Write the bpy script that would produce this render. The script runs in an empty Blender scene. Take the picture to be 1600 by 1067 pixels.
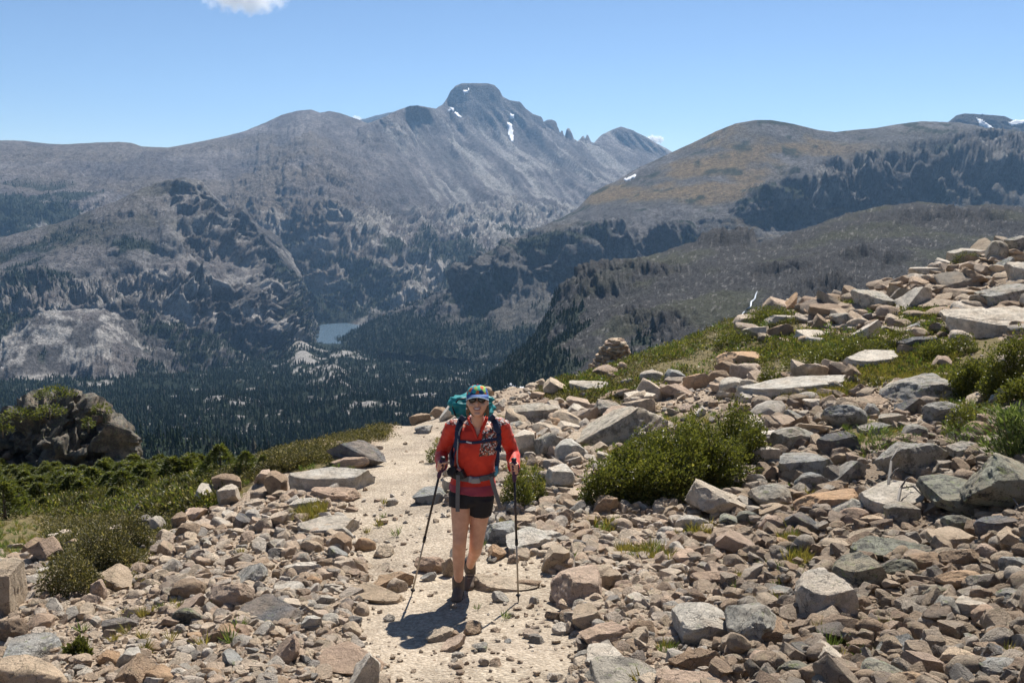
import bpy, bmesh, math, random
import numpy as np
from mathutils import Vector, Matrix, Euler

# ------------------------------------------------------------------ camera, sky, sun, exposure
scene = bpy.context.scene
W, H, F = 1600.0, 1067.0, 1555.0
CAM_Z = 3.07
PITCH = math.radians(8.54)
cam_d = bpy.data.cameras.new('camera'); cam = bpy.data.objects.new('camera', cam_d)
scene.collection.objects.link(cam)
cam.location = (0, 0, CAM_Z); cam.rotation_euler = (math.pi/2 - PITCH, 0, 0)
cam_d.sensor_width = 36; cam_d.lens = 36*F/W; cam_d.clip_start = .1; cam_d.clip_end = 60000
scene.camera = cam

HAZE = 4.9e-5
SUN_AZ, SUN_EL = math.radians(20), math.radians(51)     # azimuth clockwise from +Y, elevation
world = bpy.data.worlds.new('World'); scene.world = world; world.use_nodes = True
nt = world.node_tree; bg = nt.nodes['Background']
sky = nt.nodes.new('ShaderNodeTexSky'); sky.sky_type = 'NISHITA'; sky.sun_disc = False
sky.sun_elevation = SUN_EL; sky.sun_rotation = SUN_AZ
sky.altitude = 3500; sky.air_density = 1.0; sky.dust_density = 0.0; sky.ozone_density = 3.0
nt.links.new(sky.outputs[0], bg.inputs[0]); bg.inputs[1].default_value = 0.067
sun_d = bpy.data.lights.new('sun', 'SUN'); sun = bpy.data.objects.new('sun', sun_d)
scene.collection.objects.link(sun)
sun_d.energy = 5.0; sun_d.angle = math.radians(.53); sun_d.color = (1, .95, .87)
sdir = Vector((math.sin(SUN_AZ)*math.cos(SUN_EL), math.cos(SUN_AZ)*math.cos(SUN_EL), math.sin(SUN_EL)))
sun.rotation_euler = (-sdir).to_track_quat('-Z', 'Y').to_euler(); sun.location = sdir*60
vs = scene.view_settings
vs.view_transform = 'Standard'; vs.look = 'None'; vs.exposure = 0.76; vs.gamma = 1
scene.render.engine = 'CYCLES'
cy = scene.cycles
cy.use_denoising = True; cy.max_bounces = 6; cy.diffuse_bounces = 3; cy.glossy_bounces = 2
cy.transmission_bounces = 3; cy.transparent_max_bounces = 8; cy.volume_bounces = 1
cy.use_adaptive_sampling = True; cy.adaptive_threshold = .02

# ------------------------------------------------------------------ helpers
COL = scene.collection
rnd = random.Random(11)
rng = np.random.default_rng(7)
cp, sp = math.cos(PITCH), math.sin(PITCH)
def ray(px, py):
    u = (np.asarray(px, float) - W/2)/F; v = (H/2 - np.asarray(py, float))/F
    return u, cp + v*sp, -sp + v*cp
def at(px, py, D):
    """point of the place that the photograph shows at a pixel, at ground distance D"""
    x, y, z = ray(px, py); t = np.asarray(D, float)/y
    return np.stack([x*t, y*t, CAM_Z + z*t], -1)
def proj(P):
    P = np.asarray(P, float); dx, dy, dz = P[..., 0], P[..., 1], P[..., 2]-CAM_Z
    d = dy*cp - dz*sp; v = (dy*sp + dz*cp)/d
    return W/2 + F*dx/d, H/2 - F*v
def smooth(a, b, x): t = np.clip((x-a)/(b-a), 0, 1); return t*t*(3-2*t)

def _h(ix, iy, iz, s):
    h = (ix*374761393 + iy*668265263 + iz*2147483647 + s*1274126177) & 0xffffffff
    h = ((h ^ (h >> 13))*1274126177) & 0xffffffff
    h = ((h ^ (h >> 16))*2246822519) & 0xffffffff
    return ((h ^ (h >> 15)) & 0xffff)/65535.0
def vnoise(p, s=0):
    p = np.asarray(p, float); i = np.floor(p).astype(np.int64); f = p-i; f = f*f*f*(f*(f*6-15)+10)
    x, y, z = i[..., 0], i[..., 1], i[..., 2]; fx, fy, fz = f[..., 0], f[..., 1], f[..., 2]
    def L(a, b, t): return a+(b-a)*t
    c = [[[_h(x+a, y+b, z+k, s) for k in (0, 1)] for b in (0, 1)] for a in (0, 1)]
    return L(L(L(c[0][0][0], c[1][0][0], fx), L(c[0][1][0], c[1][1][0], fx), fy),
             L(L(c[0][0][1], c[1][0][1], fx), L(c[0][1][1], c[1][1][1], fx), fy), fz)*2-1
def fbm(p, o=5, s=0, g=.5, l=2.03, ridged=False):
    p = np.asarray(p, float); a, t, r = 1., 0., 0.
    for k in range(o):
        n = vnoise(p, s+k)
        if ridged: n = 1-2*np.abs(n)
        r = r+a*n; t += a; a *= g; p = p*l+17.3
    return r/t

def tag(o, label=None, cat=None, group=None, kind=None):
    if label: o['label'] = label
    if cat: o['category'] = cat
    if group: o['group'] = group
    if kind: o['kind'] = kind
    return o
def link(name, me, mat=None, parent=None, loc=None):
    o = bpy.data.objects.new(name, me); COL.objects.link(o)
    if mat is not None and me is not None: me.materials.clear(); me.materials.append(mat)
    if parent is not None: o.parent = parent
    if loc is not None: o.location = loc
    return o
def empty(name, loc=(0, 0, 0)):
    o = bpy.data.objects.new(name, None); COL.objects.link(o); o.location = loc; o.empty_display_size = .1
    return o
def fast_mesh(name, V, Fc, smooth_=True, col=None):
    """V (n,3), Fc (m,k) with a fixed k"""
    me = bpy.data.meshes.new(name); V = np.asarray(V, np.float32); Fc = np.asarray(Fc, np.int32)
    me.vertices.add(len(V)); me.vertices.foreach_set('co', V.ravel())
    k = Fc.shape[1]; me.loops.add(Fc.size); me.loops.foreach_set('vertex_index', Fc.ravel())
    me.polygons.add(len(Fc)); me.polygons.foreach_set('loop_start', np.arange(0, Fc.size, k, dtype=np.int32))
    me.update(calc_edges=True)
    me.polygons.foreach_set('use_smooth', np.full(len(Fc), smooth_))
    if col is not None:
        a = me.color_attributes.new('Col', 'FLOAT_COLOR', 'POINT')
        c = np.ones((len(V), 4), np.float32); c[:, :col.shape[1]] = col; a.data.foreach_set('color', c.ravel())
    me.validate(); return me
def grid_faces(r, c):
    i = np.arange((r-1)*c).reshape(r-1, c)[:, :-1].ravel()
    return np.stack([i, i+1, i+c+1, i+c], -1)
def bm_mesh(bm, name, smooth_=True):
    me = bpy.data.meshes.new(name); bm.to_mesh(me); bm.free()
    if smooth_: me.polygons.foreach_set('use_smooth', np.ones(len(me.polygons), bool))
    return me

# ------------------------------------------------------------------ materials
def mat_new(name, rough=.85, spec=.3):
    m = bpy.data.materials.new(name); m.use_nodes = True
    b = m.node_tree.nodes['Principled BSDF']; b.inputs['Roughness'].default_value = rough
    b.inputs['Specular IOR Level'].default_value = spec
    return m, m.node_tree, b
def N(nt, t, **kw):
    n = nt.nodes.new(t)
    for k, v in kw.items():
        if k in n.inputs: n.inputs[k].default_value = v
        else: setattr(n, k, v)
    return n
def noise(nt, vec, scale, detail=4, rough=.55):
    n = N(nt, 'ShaderNodeTexNoise', Scale=scale, Detail=detail, Roughness=rough)
    nt.links.new(vec, n.inputs['Vector']); return n.outputs['Fac']
def ramp(nt, fac, *stops):
    r = nt.nodes.new('ShaderNodeValToRGB'); e = r.color_ramp.elements
    while len(e) > len(stops): e.remove(e[-1])
    while len(e) < len(stops): e.new(.5)
    for q, (p, c) in zip(e, stops):
        q.position = p; q.color = (c, c, c, 1) if isinstance(c, (int, float)) else (*c, 1)
    nt.links.new(fac, r.inputs[0]); return r.outputs[0]
def mix(nt, fac, a, b, mode='MIX'):
    m = nt.nodes.new('ShaderNodeMix'); m.data_type = 'RGBA'; m.blend_type = mode
    for s, v in ((m.inputs[0], fac), (m.inputs[6], a), (m.inputs[7], b)):
        if isinstance(v, (int, float)): s.default_value = v
        elif isinstance(v, tuple): s.default_value = (*v, 1)
        else: nt.links.new(v, s)
    return m.outputs[2]
def math_n(nt, op, a, b=0.):
    m = nt.nodes.new('ShaderNodeMath'); m.operation = op
    for s, v in ((m.inputs[0], a), (m.inputs[1], b)):
        if isinstance(v, (int, float)): s.default_value = v
        else: nt.links.new(v, s)
    return m.outputs[0]
def bump(nt, b, h, strength=.4, dist=.02):
    n = N(nt, 'ShaderNodeBump', Strength=strength, Distance=dist)
    nt.links.new(h, n.inputs['Height']); nt.links.new(n.outputs[0], b.inputs['Normal'])
def flat_mat(name, c, rough=.7, var=.12, scale=30, spec=.3, metal=0):
    m, t, b = mat_new(name, rough, spec)
    g = N(t, 'ShaderNodeNewGeometry').outputs['Position']
    n = noise(t, g, scale)
    t.links.new(mix(t, n, tuple(x*(1-var) for x in c), tuple(min(1, x*(1+var)) for x in c)), b.inputs['Base Color'])
    b.inputs['Metallic'].default_value = metal
    return m

def far_mat(name, s):
    """rock, turf and forest floor of a far slope: albedo from the mesh, grain from noise"""
    m, t, b = mat_new(name, .95, .1)
    g = N(t, 'ShaderNodeNewGeometry').outputs['Position']
    a = N(t, 'ShaderNodeVertexColor', layer_name='Col').outputs[0]
    n1 = ramp(t, noise(t, g, .12*s, 6, .7), (.3, .42), (.7, 1.6))
    n2 = ramp(t, noise(t, g, .5*s, 3, .6), (.3, .7), (.7, 1.3))
    c = mix(t, 1., mix(t, 1., a, n1, 'MULTIPLY'), n2, 'MULTIPLY')
    t.links.new(c, b.inputs['Base Color'])
    bump(t, b, noise(t, g, .15*s, 8, .75), 1., 16/s)
    return m
# ------------------------------------------------------------------ the far mountains
ROCK = np.array([.128, .120, .118]); PALE = np.array([.46, .43, .40]); TUNDRA = np.array([.125, .112, .082])
FOREST = np.array([.026, .040, .022]); DARK = np.array([.075, .07, .068]); OCHRE = np.array([.24, .165, .075])
def cat_rom(P, n):
    """P (r, c, 3) control rows -> smooth rows, n[i] steps in span i"""
    r = len(P); out = []
    Q = np.concatenate([[2*P[0]-P[1]], P, [2*P[-1]-P[-2]]])
    for i in range(r-1):
        p0, p1, p2, p3 = Q[i], Q[i+1], Q[i+2], Q[i+3]
        for k in range(n[i]):
            t = k/n[i]
            c = .5*((2*p1)+(p2-p0)*t+(2*p0-5*p1+4*p2-p3)*t*t+(3*p1-p0-3*p2+p3)*t**3)
            l = p1+(p2-p1)*t
            out.append(c*.6+l*.4)
    out.append(P[-1]); return np.array(out)
class Loft:
    def __init__(s, rows, x0, x1, step, vstep=1.6, back=500, drop=160, ridge_keep=1):
        px = np.arange(x0, x1+step, step); s.px = px; R = []; Y = []
        for r in rows:
            a = np.array(r, float); R.append(at(px, np.interp(px, a[:, 0], a[:, 1]), np.interp(px, a[:, 0], a[:, 2])))
            Y.append(np.interp(px, a[:, 0], a[:, 1]))
        top = R[-1]; R.append(top+np.array([0, back, 0])-np.array([0, 0, drop]))
        n = [max(3, int(np.abs(Y[i+1]-Y[i]).mean()/vstep)) for i in range(len(Y)-1)]
        a = cat_rom(np.array(R[:-1]), n); bk = np.array([top+(R[-1]-top)*(k/5) for k in range(1, 6)])
        s.nr = len(a); s.P = np.concatenate([a, bk]); s.t = np.linspace(0, 1, s.nr)
        s.qx, s.qy = proj(s.P)
    def normals(s):
        du = np.gradient(s.P, axis=1); dv = np.gradient(s.P, axis=0); n = np.cross(du, dv)
        return n/np.maximum(np.linalg.norm(n, axis=-1, keepdims=True), 1e-9)
    def displace(s, amp, ridge_fade=.35, n=None):
        n = s.normals() if n is None else n
        k = np.ones(len(s.P)); i = np.arange(len(s.P)); k = ridge_fade+(1-ridge_fade)*np.clip(np.abs(i-(s.nr-1))/14, 0, 1)
        s.P = s.P+n*(amp*k[:, None])[..., None]
    def build(s, name, mat, col):
        r, c = s.P.shape[:2]
        me = fast_mesh(name, s.P.reshape(-1, 3), grid_faces(r, c), True, col.reshape(-1, 3))
        return tag(link(name, me, mat), kind='structure')
    def slope(s): return s.normals()[..., 2]
    def patch(s, name, poly, mat, lift, label, cat, group=None):
        """the faces of the slope inside an outline become a thin sheet lying on it (snow, falling water)"""
        poly = np.array(poly, float); qx, qy = proj(s.P); r, c = s.P.shape[:2]; fc = grid_faces(r, c)
        cx = qx.ravel()[fc].mean(1); cyy = qy.ravel()[fc].mean(1); ins = np.zeros(len(fc), bool)
        x, y = poly[:, 0], poly[:, 1]; j = len(poly)-1
        for i in range(len(poly)):
            cr = ((y[i] > cyy) != (y[j] > cyy)) & (cx < (x[j]-x[i])*(cyy-y[i])/(y[j]-y[i]+1e-9)+x[i]); ins ^= cr; j = i
        fc = fc[ins & (fc[:, 0] < s.nr*c)]
        if len(fc) == 0: print('EMPTY PATCH', label); return
        u, inv = np.unique(fc, return_inverse=True); V = s.P.reshape(-1, 3)[u]+np.array([0, -.5, 1])*lift
        nv = len(V); b = V-np.array([0, -.5, 1])*lift*1.4
        f = inv.reshape(-1, 4); E = np.concatenate([f[:, [k, (k+1) % 4]] for k in range(4)])
        key = np.sort(E, 1); _, ix, ct = np.unique(key, axis=0, return_index=True, return_counts=True); e = E[ix[ct == 1]]
        f2 = np.concatenate([f, np.stack([e[:, 1], e[:, 0], e[:, 0]+nv, e[:, 1]+nv], -1)])
        o = link(name, fast_mesh(name, np.concatenate([V, b]), f2), mat); tag(o, label, cat, group); return o
def lerp(a, b, t): return a+(b-a)*t[..., None]
def blob(qx, qy, x, y, rx, ry): return np.exp(-((qx-x)/rx)**2-((qy-y)/ry)**2)

FOREST_PTS = []      # (x, y, z, height)
def seed_forest(L, mask, n, hmin, hmax, rowmax=None):
    r = L.nr if rowmax is None else rowmax; c = L.P.shape[1]; m = mask[:r-1, :c-1].copy()
    e1 = L.P[1:r, :c-1]-L.P[:r-1, :c-1]; e2 = L.P[:r-1, 1:c]-L.P[:r-1, :c-1]
    ar = np.linalg.norm(np.cross(e1, e2), axis=-1)*np.clip(m, 0, 1)
    # weight by how large the cell shows, so that near and far stands are equally thick
    D = L.P[:r-1, :c-1, 1]; w = (ar/D**1.15).ravel(); w /= w.sum()
    k = rng.choice(len(w), n, p=w); i, j = np.divmod(k, c-1); a, b = rng.random(n)[:, None], rng.random(n)[:, None]
    p = L.P[i, j]*(1-a)*(1-b)+L.P[i+1, j]*a*(1-b)+L.P[i, j+1]*(1-a)*b+L.P[i+1, j+1]*a*b
    h = rng.uniform(hmin, hmax, n)*(.55+.9*rng.random(n)**2.5)
    FOREST_PTS.append(np.concatenate([p, h[:, None]], 1))

# --- the high massif with the flat-topped peak
L1 = Loft([
 [(-80,500,2450),(400,520,2450),(600,515,2420),(700,480,2600),(900,470,2900),(1140,470,2900)],
 [(-80,470,2600),(400,497,2600),(500,500,2580),(600,480,2650),(700,425,2950),(900,420,3200),(1140,430,3200)],
 [(-80,400,2800),(400,440,2800),(520,425,2750),(600,405,2900),(700,383,3300),(760,368,3600),(830,362,3750),(900,370,3600),(1140,400,3500)],
 [(-80,335,3100),(200,350,3100),(400,368,3000),(520,345,3100),(600,340,3500),(700,345,3900),(800,342,4200),(900,345,4100),(1140,360,4000)],
 [(-80,292,3500),(200,310,3500),(350,318,3400),(450,296,3350),(520,285,3500),(600,288,3900),(700,300,4500),(800,310,4700),(900,320,4600),(1140,330,4600)],
 [(-80,262,3900),(200,270,3900),(380,268,4000),(440,250,3950),(485,235,3900),(520,247,4000),(600,240,4400),(700,240,5200),(800,260,5400),(900,275,5300),(1000,275,5500),(1140,285,5600)],
 [(-80,240,4300),(120,240,4300),(200,245,4300),(300,240,4400),(400,215,4700),(480,192,4900),(560,205,4900),(620,184,4800),(680,190,5500),(700,180,5990),(730,186,5930),(760,194,5930),(790,194,6000),(840,214,6060),(880,228,6050),(925,238,6050),(980,238,6350),(1060,252,6350),(1140,265,6350)],
 [(-80,222,4600),(-20,221,4600),(20,220,4600),(40,221,4600),(75,225,4600),(100,226,4600),(150,223,4600),(185,222,4600),(205,223,4600),(222,229,4650),(262,231,4700),(300,224,4750),(340,216,4800),(380,206,5000),(415,192,5200),(440,180,5250),(465,174,5250),(486,172,5250),(500,177,5250),(515,174,5250),(530,177,5250),(550,184,5250),(575,193,5200),(600,184,5100),(620,173,5000),(640,166,5000),(652,165,5000),(668,168,5200),(682,170,5700),(692,164,6100),(700,152,6150),(704,143,6150),(712,135,6150),(722,131,6150),(740,131,6150),(762,131,6150),(772,134,6150),(780,141,6150),(785,152,6150),(797,158,6150),(812,160,6150),(820,170,6150),(832,180,6200),(845,184,6200),(849,193,6200),(855,189,6200),(862,188,6200),(869,191,6200),(873,213,6200),(878,203,6200),(882,217,6200),(887,201,6200),(890,203,6200),(895,218,6200),(903,222,6200),(908,217,6200),(911,212,6200),(914,219,6200),(918,210,6200),(923,222,6200),(928,224,6250),(940,212,6400),(955,204,6500),(970,199,6500),(985,203,6500),(1000,210,6500),(1015,218,6500),(1030,227,6500),(1050,238,6500),(1140,275,6500)],
], -80, 1140, 1.5)
P = L1.P; qx, qy = L1.qx, L1.qy
sh = P.copy(); sh[..., 0] = P[..., 0]+.62*P[..., 2]+.10*P[..., 1]        # gullies run down to the right
gul = fbm(np.stack([sh[..., 0]/140, P[..., 1]/1500, P[..., 2]/900], -1), 5, 3, ridged=True)
big = fbm(P/520, 4, 9); fine = fbm(P/75, 6, 21, .62, ridged=True)
face = smooth(560, 700, qx)*smooth(130, 200, qy)
rough1 = .42+.8*smooth(300, 360, qy)+.5*smooth(0, 1, blob(qx, qy, 870, 220, 120, 45))+.5*blob(qx, qy, 500, 290, 70, 60)
gul2 = fbm(np.stack([sh[..., 0]/46, P[..., 1]/520, P[..., 2]/320], -1), 4, 13, .6, ridged=True)
rough1 = rough1*(1-.72*face*(1-smooth(320, 365, qy)))
lakebed = blob(qx, qy, 530, 512, 60, 14)
L1.displace((62*gul+26*gul2)*(.2+.8*face)*(1-smooth(345, 400, qy)*.6)*(1-lakebed)+42*big*(.4+.6*smooth(270, 380, qy))*(1-lakebed)+44*fine*rough1*(1-lakebed)-16*lakebed, .10)
P = L1.P; nz = L1.slope(); n2 = fbm(P/90, 5, 33, .6); n3 = fbm(P/300, 4, 41)
st = fbm(np.stack([sh[..., 0]/48, P[..., 1]/1800, P[..., 2]/900], -1), 4, 77, .6)+.35*fbm(P/260, 3, 78)
mot = fbm(np.stack([sh[..., 0]/110, P[..., 1]/330, P[..., 2]/110], -1), 5, 48, .62)
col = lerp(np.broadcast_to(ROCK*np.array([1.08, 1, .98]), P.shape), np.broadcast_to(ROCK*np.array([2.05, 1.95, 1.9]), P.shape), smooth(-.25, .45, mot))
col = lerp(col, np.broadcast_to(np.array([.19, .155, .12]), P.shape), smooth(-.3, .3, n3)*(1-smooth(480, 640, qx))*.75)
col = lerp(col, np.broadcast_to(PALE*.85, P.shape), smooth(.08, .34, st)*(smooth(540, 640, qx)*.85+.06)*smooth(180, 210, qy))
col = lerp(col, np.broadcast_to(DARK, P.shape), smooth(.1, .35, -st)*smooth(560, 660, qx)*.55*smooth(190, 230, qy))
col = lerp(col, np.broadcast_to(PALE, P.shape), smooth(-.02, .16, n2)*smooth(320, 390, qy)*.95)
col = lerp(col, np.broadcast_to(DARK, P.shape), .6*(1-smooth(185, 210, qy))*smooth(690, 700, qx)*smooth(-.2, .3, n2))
fm1 = smooth(.02, .22, fbm(P/130, 4, 55)+.55*smooth(370, 460, qy)-.28)*smooth(340, 385, qy)*(nz > .35)
fm1 = np.maximum(fm1, smooth(0, .15, fbm(P/200, 4, 58)+.25-.9*smooth(85, 200, qx))*smooth(285, 305, qy)*(qx < 220))
col = lerp(col, np.broadcast_to(FOREST, P.shape), fm1*.9)
M_far = far_mat('far_rock_slope', .45)
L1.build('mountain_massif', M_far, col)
seed_forest(L1, fm1*(qy > 280), 14000, 6, 11)

# --- spur on the left
L2 = Loft([
 [(-80,660,1350),(100,640,1400),(250,610,1500),(400,585,1800),(480,580,2000),(520,600,2000),(700,660,2000)],
 [(-80,600,1500),(100,575,1600),(250,550,1700),(400,548,1900),(470,555,2080),(520,590,2080),(700,640,2080)],
 [(-80,520,1700),(60,500,1760),(200,490,1800),(330,505,1900),(400,515,2000),(450,528,2120),(490,552,2160),(520,580,2160),(700,630,2160)],
 [(-80,470,1900),(60,455,1900),(150,440,1960),(250,455,1960),(330,470,1960),(400,488,2080),(440,505,2180),(480,535,2240),(520,570,2240),(700,620,2240)],
 [(-80,430,2080),(60,410,2080),(180,385,2100),(260,380,2110),(330,400,2130),(390,435,2220),(430,468,2290),(470,510,2320),(520,560,2320),(700,610,2320)],
 [(-80,402,2220),(0,388,2220),(80,368,2220),(150,348,2230),(210,325,2260),(250,318,2290),(290,322,2300),(330,345,2310),(365,370,2350),(400,398,2400),(430,430,2400),(465,485,2400),(490,520,2400),(520,550,2400),(700,600,2400)],
 [(-80,392,2300),(0,372,2300),(40,362,2300),(80,351,2300),(110,343,2300),(150,327,2300),(180,317,2320),(210,304,2340),(240,291,2350),(262,283,2350),(280,280,2350),(296,281,2350),(306,288,2350),(316,293,2350),(326,303,2350),(335,315,2350),(345,327,2370),(360,330,2400),(375,327,2420),(385,340,2440),(400,360,2440),(415,378,2440),(430,400,2440),(445,425,2440),(465,470,2440),(485,507,2440),(505,535,2440),(700,590,2440)],
], -80, 660, 1.4)
P = L2.P; qx, qy = L2.qx, L2.qy
gul = fbm(np.stack([(P[..., 0]+.5*P[..., 2])/70, P[..., 1]/500, P[..., 2]/200], -1), 5, 103, ridged=True)
fine = fbm(P/34, 5, 121, .6, ridged=True); big = fbm(P/210, 4, 109)
cliff = smooth(250, 330, qx)*(1-smooth(420, 520, qx))*(1-smooth(380, 430, qy))
band = np.exp(-((qy-(470+.05*qx))/26)**2)*(1-smooth(430, 500, qx))
dome0 = np.clip(sum(blob(qx, qy, *d) for d in [(150,560,75,58),(45,600,60,50),(370,500,40,28)]), 0, 1); fine = fine*(1-.75*dome0)
amp = 14*gul*(.35+.65*smooth(180, 300, qx))+20*big+fine*(8+34*cliff+34*band+20*smooth(420, 500, qy)+30*smooth(370, 410, qx)*smooth(350, 380, qy)*(1-smooth(450, 480, qx)))
step = fbm(np.stack([P[..., 0]/55, P[..., 1]/70, P[..., 2]/45], -1), 3, 160); amp = amp+np.clip(cliff+.6*band+.5*smooth(200, 280, qx)*(1-smooth(440, 480, qx)), 0, 1)*(1-dome0)*16*np.tanh(step*5)
for x, y, rx, ry, a in [(160,565,62,52,70),(75,560,50,38,45),(30,600,50,40,38),(370,500,38,28,58),(290,490,36,30,45),(330,520,60,18,20),(415,545,30,18,22),(60,470,60,22,22),(210,425,40,30,18)]:
    amp = amp+a*blob(qx, qy, x, y, rx, ry)
# the cliff bands step: overhanging rim above, foot pulled back
L2.displace(amp, .25)
P = L2.P; nz = L2.slope(); n2 = fbm(P/40, 5, 133, .6); n3 = fbm(P/150, 4, 141)
domes = sum(blob(qx, qy, *d) for d in [(160,560,62,56),(75,565,50,36),(25,610,45,42),(370,500,42,26),(330,520,40,16),(470,560,24,22),(300,505,40,20),(540,565,20,10),(415,548,26,12),(140,620,50,30)])
col = lerp(np.broadcast_to(ROCK*.95, P.shape), np.broadcast_to(TUNDRA*.85, P.shape), smooth(-.3, .3, n3)*(1-smooth(230, 330, qx))*(1-smooth(370, 430, qy)))
rug = np.clip(cliff+.5*smooth(190, 260, qx), 0, 1)
talus = smooth(.05, .3, n3-.25*rug+.5*blob(qx, qy, 270, 420, 90, 60)+.45*blob(qx, qy, 120, 500, 60, 30)-.1)
col = lerp(col, np.broadcast_to(ROCK*np.array([1.55, 1.48, 1.44]), P.shape), talus*.8)
col = lerp(col, np.broadcast_to(PALE, P.shape), np.clip(smooth(-.1, .25, n2)*(.42*smooth(380, 460, qy)+.55*rug+domes*1.6), 0, 1)*.95)
fm2 = smooth(-.05, .2, fbm(P/90, 4, 155, .6)+.45*smooth(500, 580, qy)+.28*(1-smooth(60, 220, qx))*smooth(390, 440, qy)+.45*smooth(370, 430, qx)*smooth(380, 430, qy)-.14-1.1*domes-.7*talus*(qy < 480)-.6*cliff)*smooth(335, 400, qy)*(nz > .3)
col = lerp(col, np.broadcast_to(FOREST*1.1, P.shape), fm2*.85)
M_far2 = far_mat('spur_rock_slope', 1.0)
L2.build('mountain_spur', M_far2, col)
seed_forest(L2, fm2, 16000, 4.5, 9)

# --- the broad mountain on the right
L3 = Loft([
 [(440,600,1950),(520,590,1950),(600,560,1800),(700,560,1700),(800,560,1650),(900,560,1500),(1050,540,1500),(1300,470,1600),(1640,440,1700)],
 [(440,580,2150),(520,556,2150),(600,530,2050),(700,515,1950),(770,505,1900),(830,500,1880),(900,490,1800),(1000,480,1800),(1150,450,1800),(1300,420,1850),(1640,400,1900)],
 [(440,570,2250),(520,540,2250),(560,523,2250),(600,508,2240),(660,490,2180),(700,470,2120),(770,455,2080),(850,448,2050),(900,450,2000),(1000,440,1980),(1150,410,2000),(1300,380,2050),(1640,370,2100)],
 [(440,566,2290),(520,536,2290),(560,518,2290),(600,502,2300),(660,478,2260),(700,458,2230),(725,432,2170),(770,408,2120),(850,398,2080),(900,402,2040),(1000,392,2040),(1100,362,2080),(1200,350,2130),(1300,355,2160),(1400,350,2180),(1640,345,2250)],
 [(440,564,2300),(520,534,2300),(560,516,2310),(600,500,2320),(660,474,2300),(700,455,2280),(725,428,2220),(770,398,2200),(840,375,2200),(900,372,2160),(1000,358,2150),(1100,332,2180),(1200,318,2200),(1300,312,2220),(1400,290,2260),(1500,270,2400),(1640,260,2500)],
 [(440,563,2305),(520,533,2305),(560,515,2315),(600,499,2335),(660,472,2325),(700,453,2310),(725,426,2290),(770,396,2290),(840,362,2320),(900,340,2350),(1000,308,2360),(1100,280,2400),(1200,270,2450),(1300,265,2480),(1400,245,2560),(1500,228,2700),(1640,228,2750)],
 [(440,562,2310),(490,546,2310),(520,532,2310),(545,521,2315),(565,512,2320),(580,504,2330),(600,497,2350),(640,481,2350),(660,470,2350),(700,451,2350),(712,436,2350),(725,424,2350),(745,404,2350),(760,394,2350),(790,380,2370),(820,365,2400),(850,351,2500),(875,342,2550),(900,328,2600),(925,303,2650),(945,291,2680),(960,285,2700),(1000,262,2750),(1050,238,2800),(1085,222,2800),(1120,205,2800),(1150,193,2780),(1180,188,2750),(1205,188,2750),(1240,194,2780),(1280,204,2800),(1305,207,2800),(1340,203,2830),(1370,200,2850),(1400,195,2900),(1440,190,2950),(1470,191,2980),(1500,192,3000),(1540,199,3000),(1640,212,3000)],
], 450, 1640, 1.5)
P = L3.P; qx, qy = L3.qx, L3.qy
gul = fbm(np.stack([(P[..., 0]-.4*P[..., 2])/80, P[..., 1]/420, P[..., 2]/220], -1), 5, 203, ridged=True)
fine = fbm(P/36, 5, 221, .6, ridged=True); big = fbm(P/240, 4, 209)
crag = np.clip(blob(qx, qy, 780, 445, 85, 45)+blob(qx, qy, 1000, 385, 130, 28)+blob(qx, qy, 1380, 285, 120, 38)+blob(qx, qy, 1250, 325, 90, 26)+blob(qx, qy, 1550, 250, 90, 50)+.9*blob(qx, qy, 870, 420, 70, 25), 0, 1)
step = fbm(np.stack([P[..., 0]/70, P[..., 1]/90, P[..., 2]/60], -1), 3, 260)
amp = 7*gul*(.3+crag)+15*big+fine*(4.0+34*crag+9*(1-smooth(680, 760, qx))*(1-blob(qx, qy, 530, 515, 40, 14)))+crag*34*np.tanh(step*6)
L3.displace(amp, .15)
P = L3.P; nz = L3.slope(); n2 = fbm(P/40, 5, 233, .6); n3 = fbm(np.stack([P[..., 0]/260, P[..., 1]/260, P[..., 2]/60], -1), 5, 241, .6)
mot = fbm(np.stack([P[..., 0]/60, P[..., 1]/130, P[..., 2]/40], -1), 5, 248, .62)
col = lerp(np.broadcast_to(ROCK*.85, P.shape), np.broadcast_to(ROCK*1.6, P.shape), smooth(-.25, .4, mot))
col = lerp(col, np.broadcast_to(TUNDRA*1.05, P.shape), smooth(-.2, .3, n3)*.6)
col = lerp(col, np.broadcast_to(OCHRE, P.shape), smooth(.05, .4, n3+.25*blob(qx, qy, 1130, 270, 120, 50)-.05)*(1-smooth(1280, 1420, qx))*smooth(820, 960, qx)*.8)
col = lerp(col, np.broadcast_to(ROCK*1.05, P.shape), crag*.8)
col = lerp(col, np.broadcast_to(PALE*.9, P.shape), smooth(.05, .35, n2+.2*blob(qx, qy, 1280, 315, 60, 25)-.12)*(crag*.7+.1*smooth(400, 450, qy)+.6*(1-smooth(680, 760, qx))))
fm3 = smooth(-.05, .15, fbm(P/80, 4, 255, .6)+.20*(1-smooth(640, 720, qx))+.45*smooth(485, 520, qy)-.12-.3*crag)*np.maximum(smooth(478, 505, qy), (1-smooth(640, 735, qx)))
fm3 = np.maximum(fm3, smooth(.0, .2, fbm(P/60, 3, 256)+.75*blob(qx, qy, 820, 388, 80, 16)-.22))*(nz > .25)
col = lerp(col, np.broadcast_to(FOREST, P.shape), fm3*.85)
L3.build('mountain_slope', far_mat('tundra_slope', .8), col)
seed_forest(L3, fm3*np.maximum(smooth(440, 470, qy), (qx < 735)*1.)+.25*fm3*blob(qx, qy, 820, 388, 70, 14), 13000, 5, 10)

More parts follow.
